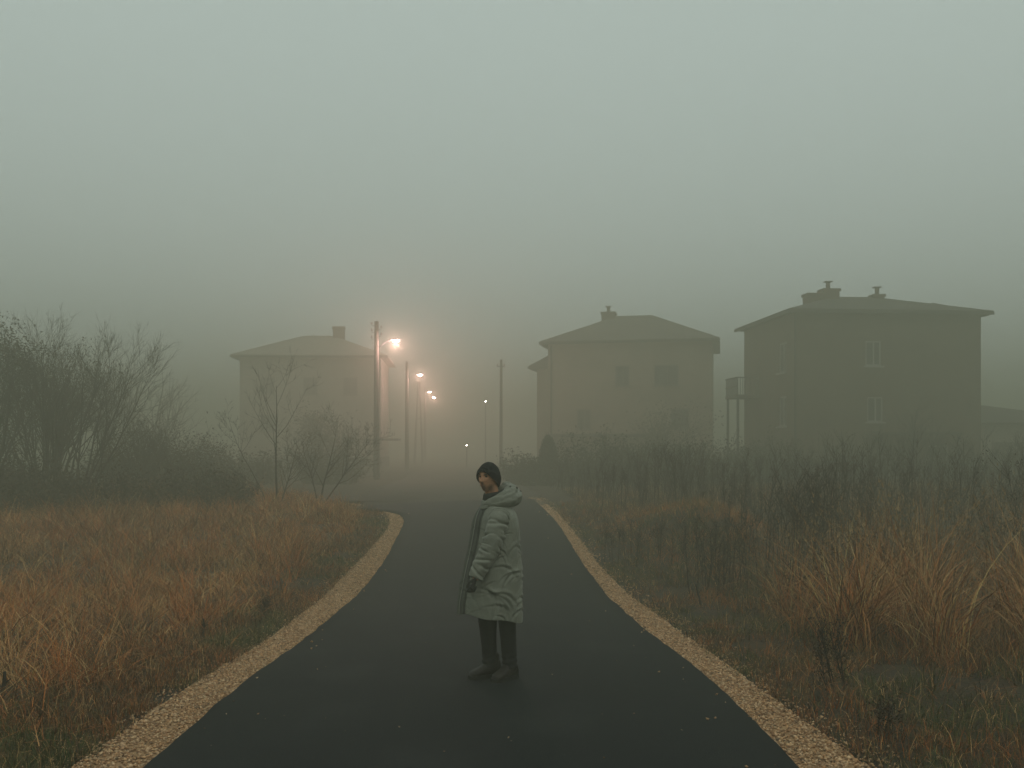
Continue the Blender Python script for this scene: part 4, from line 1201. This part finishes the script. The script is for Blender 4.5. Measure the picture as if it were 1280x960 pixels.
# ---- sleeves
def sleeve(name, pts, rads, seed):
    sg = np.random.default_rng(seed)
    pts = np.array(pts); n = 110
    s = np.linspace(0, 1, len(pts)); q = np.linspace(0, 1, n)
    P = np.stack([np.interp(q, s, pts[:, k]) for k in range(3)], 1); r = np.interp(q, s, rads)
    for _ in range(60):
        P[1:-1] = (P[:-2] + 2 * P[1:-1] + P[2:]) / 4; r[1:-1] = (r[:-2] + 2 * r[1:-1] + r[2:]) / 4
    T = np.gradient(P, axis=0); T /= np.linalg.norm(T, axis=1, keepdims=True)
    U = np.cross(T, LF); U /= np.linalg.norm(U, axis=1, keepdims=True); W = np.cross(T, U)
    m = 64; ph = 2 * np.pi * np.arange(m) / m
    Q, PH = np.meshgrid(q, ph, indexing='ij')
    d = .010 * (fbm(PH * 1.5, Q * 7, seed, 3) - .5) + .006 * (fbm(PH * 3, Q * 22, seed + 3, 2) - .5)
    for k in range(26):
        s0 = sg.uniform(.06, .97); p0 = sg.uniform(0, 6.283); tilt = sg.normal(0, .035); wd = sg.uniform(.009, .018)
        arc = np.exp(-((((PH - p0 + np.pi) % (2 * np.pi)) - np.pi) / sg.uniform(.7, 1.5)) ** 2)
        c = Q - s0 - tilt * np.sin(PH - p0) - .012 * np.cos(2 * (PH - p0))
        d = d - .015 * arc * np.exp(-(c / wd) ** 2) + .006 * arc * np.exp(-((c - 2.2 * wd) / (1.5 * wd)) ** 2)
    rr = r[:, None] + d
    G = P[:, None] + rr[..., None] * (U[:, None] * np.cos(PH)[..., None] + W[:, None] * np.sin(PH)[..., None] * .95)
    e = P[-1] + (G[-1] - P[-1]) * .86; e2 = e - T[-1] * .06
    c0 = P[0] + (G[0] - P[0]) * .6 - T[0] * .03; c1 = P[0] + (G[0] - P[0]) * .05 - T[0] * .045
    G = np.concatenate([[c1], [c0], G, [e + T[-1] * .004], [e2]])
    G = np.swapaxes(G, 0, 1)
    return link(name, grid_mesh(name, G), M['coat'], coat, True)
sleeve('sleeve', [(.042, -.150, 1.425), (.028, -.192, 1.39), (.0, -.238, 1.28), (-.03, -.262, 1.17), (-.07, -.275, 1.09), (-.125, -.295, 1.00), (-.165, -.315, .905)], [.088, .092, .088, .086, .083, .074, .064], 3)
sleeve('sleeve', [(-.085, .135, 1.425), (-.09, .175, 1.39), (-.06, .225, 1.28), (-.05, .25, 1.17), (-.055, .265, 1.09), (-.08, .275, .98), (-.11, .285, .875)], [.086, .09, .086, .084, .08, .072, .062], 8)

# ---- hood lying on the shoulders
nl, nt = 120, 56
ph = 2 * np.pi * np.arange(nl) / nl; ps = 2 * np.pi * np.arange(nt) / nt
PH, PS = np.meshgrid(ph, ps, indexing='ij')
w = (1 - np.cos(PH)) / 2
rr = .036 + .074 * w ** 1.5; rz = .042 + .054 * w ** .8
zc = 1.503 + .086 * w ** .8
hd = 1 + .30 * (fbm(PH * 2.2 + 5, PS * 1.2, 301, 3) - .5) + .16 * (fbm(PH * 5, PS * 2.4, 305, 2) - .5)
for p0, s0, tl in ((2.4, .6, .5), (3.3, 1.1, -.4), (2.0, 1.4, .3), (2.9, 2.2, .2), (3.8, .4, .6), (1.5, .9, -.3), (2.6, -.9, .2)):
    c = (PS - s0) - tl * (PH - p0)
    hd = hd - .16 * np.exp(-(c / .16) ** 2 - ((PH - p0) / .5) ** 2) + .07 * np.exp(-((c - .36) / .22) ** 2 - ((PH - p0) / .5) ** 2)
loop = (FW[None, None] * (np.cos(PH) * (.100 + .02 * (1 - w) + rr * hd * np.cos(PS)))[..., None] + LF[None, None] * (np.sin(PH) * (.098 + rr * hd * np.cos(PS) * 1.0))[..., None])
loop[..., 0] += .022; loop[..., 1] += .005
loop[..., 2] = zc + rz * hd * np.sin(PS) - .012 * w * np.cos(PS)
hood = link('hood', grid_mesh('hood', loop, True, True), M['coat'], person, True)
for i, (pp, ss) in enumerate(((2.35, .95), (2.75, .55), (2.2, 1.5))):
    i0, j0 = int(pp / 6.283 * nl), int(ss / 6.283 * nt)
    c = loop[i0, j0]; nrm = unit(np.cross(loop[i0 + 1, j0] - c, loop[i0, j0 + 1] - c))
    mb = MB(); mb.tube([c - nrm * .006, c + nrm * .006], [.011, .008], 8); mb.build('eyelet', M['zip'], hood)
# standing collar
nl = 72; ph = 2 * np.pi * np.arange(nl) / nl
rows = []
for zq, q in ((1.47, .108), (1.51, .108), (1.56, .104), (1.60, .098), (1.607, .092), (1.58, .086), (1.50, .080)):
    p = FW[None] * (np.cos(ph) * q)[:, None] + LF[None] * (np.sin(ph) * q * .95)[:, None]
    p[:, 0] += -.012; p[:, 1] += -.004; p[:, 2] = zq - .012 + .062 * (1 - np.cos(ph)) / 2 + .004 * np.sin(ph * 3)
    rows.append(p)
link('collar', grid_mesh('collar', np.swapaxes(np.array(rows), 0, 1)), M['lining'], coat, True)
# little buckle tab under the chin and a pocket flap by the hand
def flap(name, c, ux, uz, w, h, material):
    c = np.array(c); nr = unit(np.cross(ux, uz)); t = .008
    vs_ = [c + ux * a * w / 2 + uz * b * h / 2 + nr * d * t for d in (-1, 1) for b in (-1, 1) for a in (-1, 1)]
    m = MB(); m.add(vs_, [(0, 1, 3, 2), (4, 6, 7, 5), (0, 4, 5, 1), (2, 3, 7, 6), (0, 2, 6, 4), (1, 5, 7, 3)])
    return m.build(name, material, coat, bevel=.003)
flap('chin_tab', (-.098, -.095, 1.482), unit(np.array([.8, -.6, .15])), unit(np.array([.1, .1, 1])), .075, .03, M['coat'])
flap('pocket_flap', (-.205, -.215, 1.10), unit(np.array([.62, -.75, 0])), unit(np.array([.12, 0, 1])), .03, .05, M['coat_trim'])

# ---- trousers and boots
def leg_tube(pts, rads, seed):
    pts = np.array(pts, float); n = 70
    s = np.linspace(0, 1, len(pts)); q = np.linspace(0, 1, n)
    P = np.stack([np.interp(q, s, pts[:, k]) for k in range(3)], 1); r = np.interp(q, s, rads)
    for _ in range(20):
        P[1:-1] = (P[:-2] + 2 * P[1:-1] + P[2:]) / 4; r[1:-1] = (r[:-2] + 2 * r[1:-1] + r[2:]) / 4
    m = 40; ph = 2 * np.pi * np.arange(m) / m
    Q, PH = np.meshgrid(q, ph, indexing='ij')
    d = .010 * (fbm(PH * 1.3, Q * 6, seed, 3) - .5) + .010 * np.exp(-((1 - Q) / .16) ** 2) * np.sin(Q * 90 + 1.5 * np.sin(PH + seed)) * .6
    G = P[:, None] + (r[:, None] + d)[..., None] * np.stack([np.cos(PH), np.sin(PH), 0 * PH], -1)
    return G
GR = leg_tube([(-.045, .06, .92), (-.072, .045, .62), (-.074, .04, .48), (-.062, .036, .28), (-.052, .034, .10)], [.10, .086, .078, .066, .062], 1)
GL = leg_tube([(.055, -.05, .92), (.092, -.032, .62), (.097, -.03, .48), (.110, -.03, .28), (.122, -.03, .10)], [.10, .084, .075, .064, .062], 2)
PVs, PFs = [], []
off = 0
for G in (GR, GL):
    nq, m = G.shape[:2]
    a, b = np.meshgrid(np.arange(nq - 1), np.arange(m), indexing='ij')
    PFs.append(np.stack([a * m + b, a * m + (b + 1) % m, (a + 1) * m + (b + 1) % m, (a + 1) * m + b], -1).reshape(-1, 4) + off)
    PVs.append(G.reshape(-1, 3)); off += nq * m
# the seat joins both legs
pel = np.array([[(.0 + .17 * math.cos(a) * k, .14 * math.sin(a) * k, z) for a in np.linspace(0, 2 * np.pi, 40, endpoint=False)] for z, k in ((.74, .55), (.78, .85), (.84, 1.0), (.92, 1.0), (1.0, .92))])
nq, m = pel.shape[:2]
a, b = np.meshgrid(np.arange(nq - 1), np.arange(m), indexing='ij')
PFs.append(np.stack([a * m + b, a * m + (b + 1) % m, (a + 1) * m + (b + 1) % m, (a + 1) * m + b], -1).reshape(-1, 4) + off); PVs.append(pel.reshape(-1, 3))
link('trousers', np_mesh('trousers', np.concatenate(PVs), np.concatenate(PFs)), M['trousers'], person, True)

def boot(an, dirv):
    d = unit(np.array(dirv)); s = np.cross(UP, d)
    st = [(-.092, .034, .10), (-.082, .043, .145), (-.04, .048, .17), (.0, .049, .168), (.045, .050, .14), (.09, .053, .105), (.13, .055, .088), (.165, .051, .076), (.190, .038, .060), (.2, .018, .042)]
    m = 20; rows = []
    for (t_, wd, hh) in st:
        ring = []
        for k in range(m):
            a = 2 * math.pi * k / m; c_, s_ = math.cos(a), math.sin(a)
            sx = math.copysign(abs(c_) ** .7, c_) * wd; sz = .018 + (hh - .018) * (.5 + .5 * math.copysign(abs(s_) ** .8, s_))
            ring.append(np.array([an[0], an[1], 0]) + d * t_ + s * sx * (1 - .35 * max(0, sz - .07) / .1) + UP * sz)
        rows.append(ring)
    P = np.array(rows); N = len(st)
    V_ = [tuple(v) for v in P.reshape(-1, 3)]
    F_ = [(i * m + k, i * m + (k + 1) % m, (i + 1) * m + (k + 1) % m, (i + 1) * m + k) for i in range(N - 1) for k in range(m)] + [tuple(range(m)), tuple(range((N - 1) * m, N * m))]
    sh_ = loft([np.array([an[0], an[1], .08]) - d * .018, np.array([an[0], an[1], .2]) - d * .016], [.056, .060], 16)
    b = remesh('boot', [(V_, F_), sh_], .0045, M['boot'], person, 3)
    out = []
    for (t_, wd) in ((-.09, .02), (-.08, .036), (-.04, .044), (0, .042), (.05, .044), (.1, .05), (.14, .052), (.175, .045), (.197, .028), (.203, .008)): out.append((t_ * 1.03, wd + .009))
    loop_ = [(t_, wd) for t_, wd in out] + [(t_, -wd) for t_, wd in out[::-1]]
    mb = MB(); n = len(loop_)
    vs_ = [np.array([an[0], an[1], 0]) + d * t_ + s * q + UP * z for z in (.0, .036) for t_, q in loop_]
    mb.add(vs_, [tuple(range(n))[::-1], tuple(range(n, 2 * n))] + [(k, (k + 1) % n, n + (k + 1) % n, n + k) for k in range(n)])
    mb.build('sole', M['sole'], b)
boot(AN_R + [0, 0, 0], (-.90, -.42, 0))
boot(AN_L + [-.01, 0, 0], (-.62, -.78, 0))

# ------------------------------------------------------------------ the fog itself
hz = bpy.data.materials.new('haze'); hz.use_nodes = True
n_, l_ = hz.node_tree.nodes, hz.node_tree.links
n_.clear()
pv = n_.new('ShaderNodeVolumePrincipled'); ho = n_.new('ShaderNodeOutputMaterial')
pv.inputs['Color'].default_value = (.605, .605, .485, 1)
pv.inputs['Density'].default_value = HAZE_DENSITY
pv.inputs['Anisotropy'].default_value = .5
l_.new(pv.outputs[0], ho.inputs['Volume'])
mb = MB(); mb.box(-302, -302, -1.6, 302, 302, 12.5)
tag(mb.build('haze', hz), 'thick grey green fog over the whole place', 'fog', kind='stuff')
